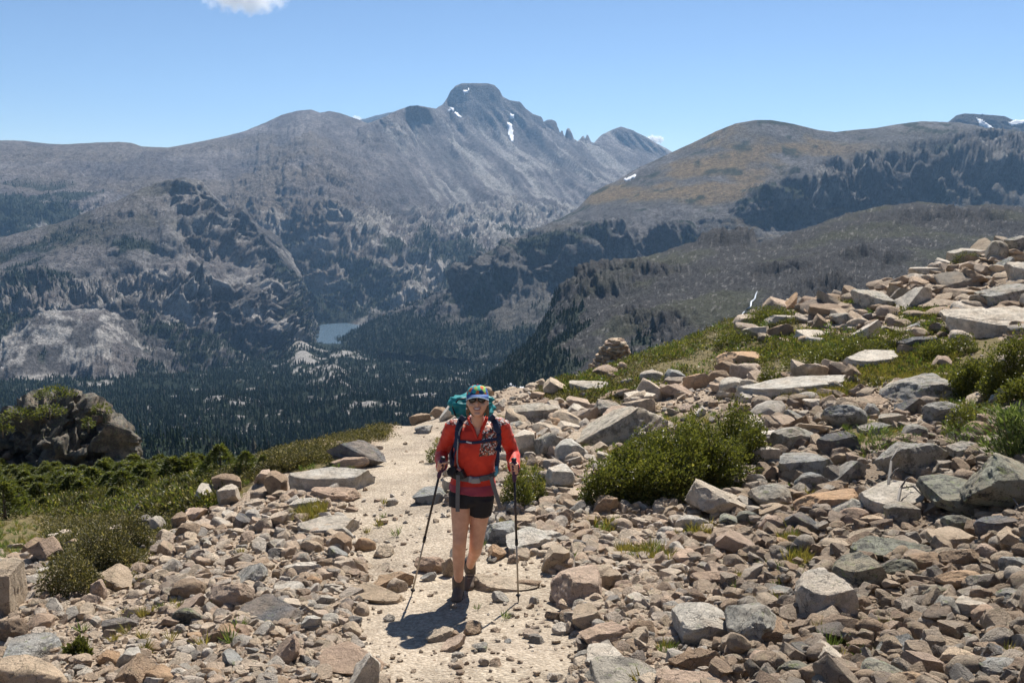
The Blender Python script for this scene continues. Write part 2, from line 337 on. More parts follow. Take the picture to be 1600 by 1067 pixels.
# --- the nearer ridge of broken rock on the right
L4 = Loft([
 [(740,760,420),(900,720,380),(1050,660,360),(1200,610,360),(1400,540,400),(1660,500,450)],
 [(740,690,560),(820,660,560),(900,640,520),(1050,580,500),(1200,530,500),(1400,470,560),(1660,440,620)],
 [(740,640,720),(820,585,740),(880,545,740),(950,530,700),(1050,500,680),(1200,465,680),(1400,415,740),(1660,395,800)],
 [(740,615,850),(800,572,890),(850,515,900),(900,478,880),(960,465,850),(1050,440,830),(1130,415,830),(1230,400,850),(1400,362,900),(1660,355,960)],
 [(740,604,900),(790,568,940),(840,512,960),(870,478,960),(900,450,955),(960,432,945),(1050,402,940),(1110,388,935),(1150,386,935),(1190,388,940),(1230,372,950),(1300,352,965),(1400,332,1000),(1660,335,1060)],
 [(740,600,920),(790,565,950),(820,540,970),(845,508,985),(862,482,1000),(872,462,1000),(885,449,1000),(905,440,1000),(925,427,1000),(940,420,1000),(955,424,1000),(985,412,1000),(1010,405,1000),(1050,391,1000),(1080,380,1000),(1092,376,1000),(1098,366,1000),(1112,361,1000),(1130,361,1000),(1150,356,1000),(1165,358,1000),(1178,367,1000),(1186,378,1000),(1205,377,1000),(1240,362,1000),(1280,350,1010),(1330,335,1030),(1380,327,1050),(1430,322,1060),(1500,326,1080),(1560,323,1090),(1600,327,1100),(1660,330,1100)],
], 740, 1660, 1.5)
P = L4.P; qx, qy = L4.qx, L4.qy
fine = fbm(P/11, 5, 321, .62, ridged=True); big = fbm(P/90, 4, 309)
crag = np.clip(blob(qx, qy, 1145, 368, 42, 14)+blob(qx, qy, 920, 440, 60, 22)+.8*blob(qx, qy, 1300, 455, 60, 14)+.9*blob(qx, qy, 1020, 505, 55, 14)+.7*blob(qx, qy, 1010, 425, 55, 10)+.6*blob(qx, qy, 1220, 425, 50, 9)+.6*blob(qx, qy, 1450, 340, 90, 9)+.6*blob(qx, qy, 1360, 405, 50, 9)+.5*blob(qx, qy, 1540, 350, 50, 8), 0, 1)
step = fbm(P/26, 3, 360)
L4.displace(9*big+fine*(3.0+9*crag)+crag*12*np.tanh(step*3.5)+3*blob(qx, qy, 1140, 372, 45, 10), .75)
P = L4.P; nz = L4.slope(); n2 = fbm(P/4.2, 4, 333, .7); n3 = fbm(P/70, 4, 341, .6)
col = lerp(np.broadcast_to(ROCK*np.array([.52, .53, .53]), P.shape), np.broadcast_to(TUNDRA*np.array([.78, .9, .62]), P.shape), smooth(.0, .35, n3)*.5)
col = lerp(col, np.broadcast_to(PALE*.9, P.shape), smooth(.2, .55, n2)*.5)
col = lerp(col, np.broadcast_to(DARK*1.0, P.shape), crag*.8)
fm4 = smooth(-.05, .15, fbm(P/45, 4, 355, .6)+1.0*(1-smooth(840, 960, qx))+.35*smooth(520, 590, qy)-.55)*(nz > .2)*smooth(445, 475, qy)
col = lerp(col, np.broadcast_to(FOREST*1.2, P.shape), fm4*.8)
L4.build('rocky_ridge', far_mat('broken_rock_slope', 2.6), col)
seed_forest(L4, fm4*(qy < 700), 5200, 3, 6.5)

# --- the wooded valley floor
L5 = Loft([
 [(-200,900,330),(150,860,350),(400,800,400),(700,760,420),(1000,760,420)],
 [(-200,740,600),(150,735,620),(400,725,640),(700,720,640),(1000,720,640)],
 [(-200,670,900),(200,662,920),(500,655,950),(750,650,900),(1000,650,800)],
 [(-200,615,1300),(200,608,1350),(500,600,1400),(750,600,1350),(1000,600,1150)],
 [(-200,575,1700),(200,570,1750),(500,562,1850),(700,560,1800),(1000,560,1500)],
 [(-200,545,2000),(300,552,1950),(480,550,1980),(600,548,1980),(700,535,2150),(1000,535,2000)],
 [(-200,530,2500),(300,540,2200),(470,534,2180),(500,537,2180),(570,537,2180),(620,535,2200),(1000,520,2500)],
], -200, 1000, 1.8, vstep=1.8, back=300, drop=40)
P = L5.P; qx, qy = L5.qx, L5.qy
fine = fbm(P/22, 5, 421, .6, ridged=True); big = fbm(P/120, 4, 409)
kn = sum(a*blob(qx, qy, x, y, rx, ry) for x, y, rx, ry, a in [(470,560,22,18,26),(540,562,26,10,16),(600,535,14,10,14),(520,590,30,14,16),(640,545,16,9,12),(530,610,18,14,14),(570,640,60,10,10),(360,640,50,12,10),(690,545,16,10,10)])
lakeside = blob(qx, qy, 530, 535, 70, 16)
L5.displace((7*big+3.5*fine)*(1-.9*lakeside)+kn, 1)
P = L5.P; nz = L5.slope(); n2 = fbm(P/26, 5, 433, .6); n3 = fbm(P/80, 4, 441, .6)
slab = np.clip(smooth(.17, .34, n2+.12*n3+.3*np.clip(kn/14, 0, 1.5)-.1), 0, 1)
col = lerp(np.broadcast_to(FOREST*.8, P.shape), np.broadcast_to(PALE*1.05, P.shape), slab*.9)
L5.build('valley_floor', far_mat('valley_floor_slope', 1.2), col)
seed_forest(L5, np.clip(1-slab*1.15, 0, 1)*(1-smooth(.3, .7, lakeside*(qy > 515))*.9)*(qy < 735), 62000, 4, 9)

# --- wooded knoll below the meadow, half of its trees dead
L7 = Loft([
 [(60,800,300),(560,800,300)],
 [(60,740,360),(300,735,360),(420,745,360),(560,770,360)],
 [(60,705,410),(200,696,410),(330,696,410),(420,715,410),(560,750,410)],
 [(60,700,430),(150,690,430),(220,684,430),(260,682,430),(330,684,430),(400,702,430),(450,718,430),(560,748,430)]], 60, 560, 3, vstep=3, back=120, drop=50)
L7.displace(3*fbm(L7.P/20, 4, 480), .5)
L7.build('wooded_knoll', far_mat('knoll_slope', 3.), lerp(np.broadcast_to(FOREST*1.6, L7.P.shape), np.broadcast_to(PALE*.8, L7.P.shape), smooth(.2, .4, fbm(L7.P/9, 4, 490))*.8))
keep = FOREST_PTS; FOREST_PTS = []
seed_forest(L7, np.ones(L7.qx.shape), 3600, 3, 7); KNOLL = FOREST_PTS[0]; FOREST_PTS = keep

# --- far blue summits behind the massif
L0 = Loft([
 [(480,260,8200),(700,260,8200)],
 [(480,200,8300),(560,196,8300),(600,190,8300),(640,186,8300),(700,190,8300)],
 [(480,205,8400),(548,196,8400),(562,188,8400),(585,182,8400),(603,178,8400),(622,174,8400),(640,172,8400),(660,178,8400),(700,196,8400)]], 500, 690, 2)
L0.displace(25*fbm(L0.P/120, 5, 500, .6, ridged=True), .3)
L0.build('far_summit', M_far, np.broadcast_to(ROCK*.8, L0.P.shape))
L6 = Loft([
 [(1440,280,4200),(1660,280,4200)],
 [(1440,225,4400),(1500,212,4400),(1560,218,4400),(1660,226,4400)],
 [(1440,215,4500),(1486,193,4500),(1494,181,4500),(1508,178,4500),(1540,180,4500),(1570,182,4500),(1582,188,4500),(1595,190,4500),(1620,187,4500),(1660,190,4500)]], 1440, 1660, 1.6)
L6.displace(22*fbm(L6.P/70, 5, 520, .6, ridged=True), .15)
L6.build('snowy_summit', M_far, np.broadcast_to(ROCK*.75, L6.P.shape))

# --- snow, lake, waterfall
M_snow = flat_mat('old_snow', (.62, .64, .68), .7, .25, .12)
def snow(L, poly, label, lift=2.5): L.patch('snow_patch', poly, M_snow, lift, label, 'snow patch', 'old snow patches on the peaks')
snow(L1, [(793,193),(800,194),(801,205),(803,222),(799,223),(794,212)], 'long white snow couloir under the flat-topped peak', 3)
snow(L1, [(796,178),(803,180),(804,188),(797,187)], 'small white snow spot just above the long snow couloir', 3)
snow(L1, [(724,142),(733,140),(731,146),(725,148)], 'tiny snow patch on the flat-topped summit face', 3)
snow(L1, [(698,175),(708,167),(712,169),(702,177)], 'slanting snow streak on the left shoulder of the flat-topped peak', 3)
snow(L1, [(709,176),(716,178),(721,184),(714,184)], 'snow patch below the left shoulder of the flat-topped peak', 3)
snow(L3, [(974,281),(993,273),(995,276),(979,285)], 'thin snow strip on the left flank of the broad right mountain', 1.5)
snow(L6, [(1526,186),(1535,189),(1553,202),(1555,206),(1545,203),(1530,195)], 'slanting snowfield on the far right summit', 3)
snow(L6, [(1575,193),(1588,188),(1603,189),(1598,194),(1580,197)], 'snow along the crest of the far right summit', 3)
m, t, b = mat_new('falling_water', .35, .5)
g = N(t, 'ShaderNodeNewGeometry').outputs['Position']
t.links.new(ramp(t, noise(t, g, .6), (.3, (.40, .43, .46)), (.7, (.62, .65, .68))), b.inputs['Base Color'])
M_fall = m
def slope_point(L, x, y):
    qx_, qy_ = proj(L.P[:L.nr]); k = np.argmin((qx_-x)**2+(qy_-y)**2); return L.P[:L.nr].reshape(-1, 3)[k]
wp = [(1179.5,457),(1177.5,462),(1175,467),(1172,471),(1170.5,475),(1169,479),(1165,483),(1162,487),(1158,490),(1155.5,494)]
WPT = [slope_point(L4, *q)+np.array([0, -7., 1.5]) for q in wp]; WV = []; WF = []
for i_, q in enumerate(WPT):
    w_ = (.3, .5, .6, 1.0, .7, .6, .9, .7, .6, .3)[i_]; WV += [q+np.array([-w_, .3, -.3]), q+np.array([-w_*.3, -.4, .3]), q+np.array([w_*.4, -.4, .2]), q+np.array([w_, .3, -.3])]
    if i_:
        b_ = 4*i_; WF += [(b_-4+k_, b_-3+k_, b_+1+k_, b_+k_) for k_ in range(3)]
tag(link('waterfall', fast_mesh('waterfall', WV, WF), M_fall), 'thin white waterfall running down the near rocky ridge', 'waterfall')
L4.patch('snow_patch', [(786,603),(800,600),(806,606),(825,607),(818,613),(795,614)], M_snow, .8, 'bright snow patch in the gully just right of the hiker\'s cap', 'snow patch', 'old snow patches on the peaks')
m, t, b = mat_new('lake_water', .12, .5)
b.inputs['Base Color'].default_value = (.10, .15, .20, 1)
g = N(t, 'ShaderNodeNewGeometry').outputs['Position']; bump(t, b, noise(t, g, .08, 6, .7), .6, 2.)
lk = [at(x, y, 2400) for x, y in [(0,0)]]
zl = at(530, 516, 2400)[2]
def on_plane(x, y, z):
    a, c, d = ray(x, y); k = (z-CAM_Z)/d; return (a*k, c*k, z)
bm = bmesh.new()
bm.faces.new([bm.verts.new(on_plane(x, y, zl)) for x, y in [(470,545),(494,512),(503,507),(530,505),(552,504),(566,505),(575,502),(598,501),(585,520),(560,545)]])
bmesh.ops.triangulate(bm, faces=bm.faces)
tag(link('lake', bm_mesh(bm, 'lake', False), m), kind='structure')
# ------------------------------------------------------------------ scattering of what nobody could count
def scatter(name, pts, scl, rot, protos, idx=None):
    """one object whose points carry the given meshes (geometry nodes)"""
    n = len(pts); me = bpy.data.meshes.new(name); me.vertices.add(n)
    me.vertices.foreach_set('co', np.asarray(pts, np.float32).ravel())
    for nm, a in (('scl', scl), ('rot', rot)):
        at_ = me.attributes.new(nm, 'FLOAT_VECTOR', 'POINT'); at_.data.foreach_set('vector', np.asarray(a, np.float32).ravel())
    ia = me.attributes.new('pick', 'INT', 'POINT')
    ia.data.foreach_set('value', np.asarray(rng.integers(0, len(protos), n) if idx is None else idx, np.int32))
    o = link(name, me)
    g = bpy.data.node_groups.new(name, 'GeometryNodeTree')
    g.interface.new_socket('Geometry', in_out='INPUT', socket_type='NodeSocketGeometry')
    g.interface.new_socket('Geometry', in_out='OUTPUT', socket_type='NodeSocketGeometry')
    gi, go = g.nodes.new('NodeGroupInput'), g.nodes.new('NodeGroupOutput')
    inst = g.nodes.new('GeometryNodeInstanceOnPoints'); inst.inputs['Pick Instance'].default_value = True
    jn = g.nodes.new('GeometryNodeJoinGeometry')
    for pm in reversed(protos):
        po = bpy.data.objects.new('seed_'+pm.name, pm)
        oi = g.nodes.new('GeometryNodeObjectInfo'); oi.inputs['Object'].default_value = po; oi.inputs['As Instance'].default_value = True
        g.links.new(oi.outputs['Geometry'], jn.inputs[0])
    def attr(nm, ty):
        a = g.nodes.new('GeometryNodeInputNamedAttribute'); a.data_type = ty; a.inputs[0].default_value = nm; return a.outputs[0]
    e2r = g.nodes.new('FunctionNodeEulerToRotation')
    g.links.new(gi.outputs[0], inst.inputs['Points']); g.links.new(jn.outputs[0], inst.inputs['Instance'])
    g.links.new(attr('pick', 'INT'), inst.inputs['Instance Index']); g.links.new(attr('scl', 'FLOAT_VECTOR'), inst.inputs['Scale'])
    g.links.new(attr('rot', 'FLOAT_VECTOR'), e2r.inputs[0]); g.links.new(e2r.outputs[0], inst.inputs['Rotation'])
    g.links.new(inst.outputs[0], go.inputs[0])
    o.modifiers.new('scatter', 'NODES').node_group = g
    return o
def conifer_mesh(name, seed, mat, tiers=5, sides=7, width=.17, bare=False):
    r = random.Random(seed); V = []; Fc = []
    def ring(z, rad, n, jag): 
        b = len(V); o = r.random()*6
        for k in range(n):
            q = rad*(1+jag*(r.random()-.5)); V.append((q*math.cos(o+k*2*math.pi/n), q*math.sin(o+k*2*math.pi/n), z+(r.random()-.5)*jag*.06))
        return b
    a = ring(-.05, .018, 4, 0); V.append((0, 0, .98)); t_ = len(V)-1
    Fc += [(a+k, a+(k+1) % 4, t_) for k in range(4)]
    if not bare:
        for i in range(tiers):
            f = i/tiers; z = .08+.80*f; rad = width*(1-f*.86)*(.8+.4*r.random()); top = min(1., z+.22+.10*(1-f))
            a = ring(z, rad, sides, .9); V.append(((r.random()-.5)*.02, (r.random()-.5)*.02, top)); t_ = len(V)-1
            Fc += [(a+k, a+(k+1) % sides, t_) for k in range(sides)]
    else:
        for i in range(9):
            z = .25+.07*i; an = r.random()*6; l = .09*(1.1-z); b = len(V)
            V += [(0, 0, z), (0, 0, z+.012), (l*math.cos(an), l*math.sin(an), z-.02)]; Fc.append((b, b+1, b+2))
    me = fast_mesh(name, V, Fc, False); me.materials.append(mat); return me
m, t, b = mat_new('distant_conifer_needles', .9, .1)
rn = N(t, 'ShaderNodeObjectInfo').outputs['Random']
t.links.new(ramp(t, rn, (0, (.017, .030, .016)), (.55, (.028, .044, .022)), (.9, (.045, .058, .028)), (1, (.08, .07, .05))), b.inputs['Base Color'])
M_con = m
M_dead = flat_mat('dead_conifer_wood', (.22, .20, .18), .9, .2, 1)
con = [conifer_mesh('conifer%d' % i, i, M_con, 4+i % 2, 6, .15+.03*i) for i in range(3)]
FP = np.concatenate(FOREST_PTS); n = len(FP)
fs = scatter('forest', FP[:, :3]-np.array([0, 0, .3]), np.stack([FP[:, 3]*rng.uniform(.8, 1.3, n), FP[:, 3]*rng.uniform(.8, 1.3, n), FP[:, 3]], -1),
        np.stack([rng.normal(0, .03, n), rng.normal(0, .03, n), rng.uniform(0, 6.28, n)], -1), con)
tag(fs, 'dark conifer forest covering the valley and lower slopes', 'forest', kind='stuff')

deadm = [conifer_mesh('snag%d' % i, 40+i, M_dead, bare=True) for i in range(2)]
kn_ = len(KNOLL); pk = np.where(rng.random(kn_) < .5, rng.integers(3, 5, kn_), rng.integers(0, 3, kn_))
ws = scatter('snag_stand', KNOLL[:, :3]-np.array([0, 0, .3]), np.repeat(KNOLL[:, 3:4]*1.1, 3, 1), np.stack([rng.normal(0, .05, kn_), rng.normal(0, .05, kn_), rng.uniform(0, 6.28, kn_)], -1), con+deadm, pk)
tag(ws, 'stand of grey dead trunks and dark conifers below the left meadow', 'forest', kind='stuff')

# ------------------------------------------------------------------ the ground at hand
CTRL = [  # pixel, pixel, distance
 (400,1067,5.3),(760,1067,5.3),(720,945,7.1),(690,850,9.2),(640,760,12),(630,700,15.5),(660,660,19.5),(690,640,22.5),
 (1000,1067,5.2),(1300,1067,4.95),(1600,1067,4.65),(1000,950,6.9),(1300,950,6.5),(1600,950,6.0),(1000,860,8.9),(1300,860,8.3),(1600,860,7.2),
 (850,800,10.3),(1000,780,11),(1300,780,10),(1600,780,8.7),(1000,700,14),(1300,700,12.2),(1600,700,10.3),(850,690,15.5),
 (1000,640,18),(1300,620,16),(1600,620,13.5),(1300,560,19.5),(1600,560,16.5),(1150,590,19.5),
 (1300,510,23),(1600,510,20),(1600,440,26),(1450,470,24),
 (850,612,26.5),(960,583,30),(1050,548,29.5),(1150,500,28.5),(1250,477,27.5),(1340,457,28),(1400,440,29),(1500,405,30),(1600,380,31),(1750,335,33),(1900,300,34),
 (200,1067,5.35),(0,1067,5.5),(-300,1067,5.7),(200,950,7.4),(0,950,7.7),(-300,950,8.2),(450,950,7.2),(450,860,9.3),(250,860,10.0),(0,880,10.3),(-300,890,11),
 (500,780,11.8),(400,790,12.0),(300,815,12.4),(150,830,13.2),(0,840,14),(-300,850,15),
 (600,668,18.5),(500,698,16),(400,735,14.6),(300,775,14.2),(200,795,16.5),(100,800,18),(0,800,19),(-300,810,20),
 (0,755,28),(150,750,30),(300,745,31),(-300,765,30),(0,735,36),(200,735,38),(350,730,40),(-300,735,38),
]
A = np.array([at(*c) for c in CTRL])
extra = []
for px, py, D, k in [(690,640,22.5,1),(600,668,18.5,1),(500,698,16,1.1),(400,735,14.6,.8),(850,612,26.5,1),(960,583,30,1),(1050,548,29.5,1),(1150,500,28.5,1),(1250,477,27.5,1),(1400,440,29,1),(1500,405,30,1),(1600,380,31,1),(1750,335,33,1),(1900,300,34,1)]:
    p = at(px, py, D); 
    for f, dz in ((1.25, 2.2), (1.8, 9), (2.8, 22)):
        extra.append((p[0]*f, p[1]*f, p[2]-dz*k*(D/25)*(1.0 if px > 500 else .8)))
for px, D, z in [(-300,60,-14),(0,62,-15),(250,64,-16),(450,62,-17),(-300,3,1.0),(0,3,.8),(800,2.6,.85),(1300,2.6,1.1),(1900,2.6,1.4),(2100,6,1.9),(2100,10,2.4),(2100,18,3.4),(-800,6,-.2),(-800,12,-1.6),(-800,25,-5)]:
    x = (px-800)/F*D; extra.append((x, D, z))
A = np.concatenate([A, np.array(extra)])
def _w(x, y):                       # distances are compressed so that near and far detail weigh alike
    r = np.hypot(x, y)+1e-6; q = np.log(r); a = np.arctan2(x, y)*1.4; return np.stack([a, q], -1)
Wc = _w(A[:, 0], A[:, 1]); 
def _k(r): return np.where(r > 0, r*r*np.log(r+1e-12), 0)
_K = _k(np.linalg.norm(Wc[:, None]-Wc[None], axis=-1))+np.eye(len(A))*2e-4
_Pm = np.concatenate([np.ones((len(A), 1)), Wc], 1)
# heights are fitted relative to distance, so an error shows as the same few pixels near and far
rc = np.hypot(A[:, 0], A[:, 1]); rhs = (A[:, 2]-CAM_Z)/rc
_S = np.block([[_K, _Pm], [_Pm.T, np.zeros((3, 3))]])
_sol = np.linalg.solve(_S, np.concatenate([rhs, np.zeros(3)])); _wt, _po = _sol[:len(A)], _sol[len(A):]
def ground_base(x, y):
    x = np.asarray(x, float); y = np.asarray(y, float); s = x.shape; x = x.ravel(); y = y.ravel(); out = np.empty(len(x))
    for i in range(0, len(x), 20000):
        w = _w(x[i:i+20000], y[i:i+20000]); k = _k(np.linalg.norm(w[:, None]-Wc[None], axis=-1))
        out[i:i+20000] = CAM_Z+np.hypot(x[i:i+20000], y[i:i+20000])*(k@_wt+_po[0]+w@_po[1:])
    return out.reshape(s)
TRAIL = np.array([(1067,470,905),(1000,545,918),(945,565,890),(900,570,872),(860,545,840),(820,525,780),(790,528,700),(750,538,690),(720,560,684),(700,588,690),(680,608,694),(660,628,702),(645,655,706),(636,670,706)], float)[::-1]
def trail_mask(px, py):
    a = np.interp(py, TRAIL[:, 0], TRAIL[:, 1]); b = np.interp(py, TRAIL[:, 0], TRAIL[:, 2]); w = 14+(py-640)*.05
    return smooth(a-w, a+w, px)*(1-smooth(b-w, b+w, px))*smooth(628, 640, py)
def ground(x, y, fine=True):
    x = np.asarray(x, float); y = np.asarray(y, float); z = ground_base(x, y)
    px, py = proj(np.stack([x, y, z], -1)); tm = trail_mask(px, py); p = np.stack([x, y, x*0], -1)
    n = .05*fbm(p/1.1, 3, 600)+(.10*fbm(p/3.2, 3, 610)*smooth(9, 14, y) if fine else 0)
    return z+n*(1-tm*.75)-.05*tm
def ground1(x, y): return float(ground(np.array([x]), np.array([y]))[0])
def hit(px, py, dmin=4., dmax=48):
    """where the line of sight through a pixel first meets the ground"""
    D = np.geomspace(dmin, dmax, 500); q = at(np.full(500, px), np.full(500, py), D); g = ground(q[:, 0], q[:, 1])
    b = np.nonzero(q[:, 2] <= g)[0]
    if len(b) == 0: return None
    return np.array([q[b[0], 0], q[b[0], 1], g[b[0]]])

def turf_mask(px, py, p):
    """green and heathy patches of the near slope"""
    T = [(430,715,130,28),(560,675,60,16),(330,760,70,24),(150,870,80,60),(230,820,50,24),(920,600,80,22),(1000,575,80,24),(1100,540,80,28),(1180,505,70,20),
         (1250,612,80,16),(1390,590,60,14),(1330,545,130,24),(1450,500,60,16),(1540,560,70,40),(1050,700,150,70),(945,828,26,9),(1000,868,34,8),(1040,880,22,7),(1240,880,22,14),
         (1230,845,14,12),(1085,835,24,7),(660,665,24,10),(690,700,18,12),(820,760,40,40),(1360,680,50,25),(480,805,22,12),(1500,640,60,40),(1430,410,30,8),(780,655,30,8),(60,800,190,26),(260,785,70,20),(0,850,60,24),(1060,560,90,22),(1230,540,90,18),(1200,570,60,12),(1420,560,70,16),(1560,600,60,26),(880,620,50,10),(1350,480,50,10)]
    s = sum(blob(px, py, *q) for q in T)
    far = smooth(17, 26, p[..., 1])*(1-smooth(400, 470, px))
    return np.clip(s+far, 0, 1)
cols = np.concatenate([np.arange(-700, -20, 14), np.arange(-20, 1620, 5), np.arange(1620, 2400, 14)]).astype(float)
ys = np.geomspace(2.2, 75, 430)
gx = (cols[None]-800)/F*ys[:, None]; gy = np.repeat(ys[:, None], len(cols), 1)
gz = ground(gx, gy); G = np.stack([gx, gy, gz], -1); gpx, gpy = proj(G)
tm = trail_mask(gpx, gpy); rough = fbm(G/.22, 4, 640, .6)
gz = gz+rough*(.028-.018*tm)*np.clip(gy/8, .5, 2)
G[..., 2] = gz
tf = smooth(.35, .65, turf_mask(gpx, gpy, G)+.3*fbm(G/.6, 3, 660))*(1-tm)
tmr = smooth(.3, .7, tm+.55*fbm(G/.45, 4, 665)*(1-np.abs(2*tm-1))+.12*fbm(G/.2, 3, 668))
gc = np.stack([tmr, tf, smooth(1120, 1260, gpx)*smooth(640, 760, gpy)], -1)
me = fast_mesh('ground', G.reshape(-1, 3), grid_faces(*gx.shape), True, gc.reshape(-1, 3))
m, t, b = mat_new('gravel_and_turf', .95, .15)
pos = N(t, 'ShaderNodeNewGeometry').outputs['Position']
sep = N(t, 'ShaderNodeSeparateColor'); t.links.new(N(t, 'ShaderNodeVertexColor', layer_name='Col').outputs[0], sep.inputs[0])
vor = N(t, 'ShaderNodeTexVoronoi', Scale=34.); t.links.new(pos, vor.inputs['Vector'])
vor2 = N(t, 'ShaderNodeTexVoronoi', Scale=85.); t.links.new(pos, vor2.inputs['Vector'])
peb = mix(t, .5, vor.outputs['Color'], vor2.outputs['Color'])
bw = N(t, 'ShaderNodeRGBToBW'); t.links.new(peb, bw.inputs[0])
sand = ramp(t, bw.outputs[0], (.2, (.25, .21, .165)), (.5, (.365, .315, .252)), (.8, (.49, .435, .36)))
sand = mix(t, 1., sand, ramp(t, noise(t, pos, 1.6, 5, .6), (.3, .70), (.7, 1.18)), 'MULTIPLY')
sand = mix(t, 1., sand, ramp(t, noise(t, pos, .9, 4, .6), (.35, (.95, .90, .86)), (.65, (1.1, 1.06, 1.))), 'MULTIPLY')
soil_and_shade = ramp(t, bw.outputs[0], (.2, (.20, .15, .105)), (.5, (.31, .24, .175)), (.85, (.45, .37, .29)))
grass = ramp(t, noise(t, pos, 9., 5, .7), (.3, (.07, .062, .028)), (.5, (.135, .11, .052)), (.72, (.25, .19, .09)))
soil_and_shade = mix(t, math_n(t, 'MULTIPLY', sep.outputs[2], .6), soil_and_shade, (.085, .062, .042))  # ground darker on the right: shade of gaps between stones put into its colour
c = mix(t, sep.outputs[0], soil_and_shade, sand); c = mix(t, ramp(t, math_n(t, 'ADD', sep.outputs[1], math_n(t, 'MULTIPLY', math_n(t, 'SUBTRACT', noise(t, pos, 7., 5, .7), .5), 1.2)), (.42, 0.), (.6, 1.)), c, grass)
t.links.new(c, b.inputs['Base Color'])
hgt = math_n(t, 'ADD', math_n(t, 'MULTIPLY', vor.outputs['Distance'], -1.), math_n(t, 'MULTIPLY', noise(t, pos, 60., 5, .7), .6))
bump(t, b, hgt, .8, .02)
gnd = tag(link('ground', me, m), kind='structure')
# ------------------------------------------------------------------ rocks
def ico(sub):
    bm = bmesh.new(); bmesh.ops.create_icosphere(bm, subdivisions=sub, radius=1)
    V = np.array([v.co[:] for v in bm.verts]); Fc = np.array([[v.index for v in f.verts] for f in bm.faces]); bm.free(); return V, Fc
ICO = {s: ico(s) for s in (2, 3, 4, 5)}
def rock_mesh(name, seed, sub, kind, mat):
    r = np.random.default_rng(seed); V, Fc = ICO[sub]; V = V.copy()
    p = {'B': 3.2, 'S': 3.4, 'R': 2.3, 'W': 3.0, 'E': 2.6}[kind]
    V = V/(np.abs(V)**p).sum(1, keepdims=True)**(1/p)
    def cut(n, d):
        nonlocal V
        n = np.array(n, float); n /= np.linalg.norm(n); k = V@n-d; V = V-np.clip(k, 0, None)[:, None]*n*.96
    for _ in range({'B': 12, 'S': 10, 'R': 9, 'W': 11, 'E': 8}[kind]):
        n = r.normal(size=3); n[2] *= .7; cut(n, r.uniform(.52, .92) if kind != 'R' else r.uniform(.68, .94))
    if kind == 'S': cut((r.normal(0, .12), r.normal(0, .12), 1), .5); cut((.1, -1, .25), .7)
    if kind == 'W': cut((r.choice([-1, 1])*.7, -.15, .9), .28)
    if kind == 'B': cut((r.normal(0, .25), r.normal(0, .2), 1), .62); cut((r.normal(0, .4), -1, .15), .66)
    if kind == 'E': cut((r.normal(0, .1), -.2, 1), .45)
    nrm = V/np.linalg.norm(V, axis=1, keepdims=True); o = r.uniform(0, 50, 3)
    V = V+nrm*(.09*fbm(V*1.3+o, 2, 1)+.045*fbm(V*3.2+o, 3, 5, ridged=True)+(.030*fbm(V*8+o, 4, 9, .6, ridged=True) if sub > 3 else 0))[:, None]
    lo, hi = V.min(0), V.max(0); V = (V-(lo+hi)/2)/(hi-lo)
    me = fast_mesh(name, V, Fc, True); me.materials.append(mat)
    me.set_sharp_from_angle(angle=math.radians(28)); return me
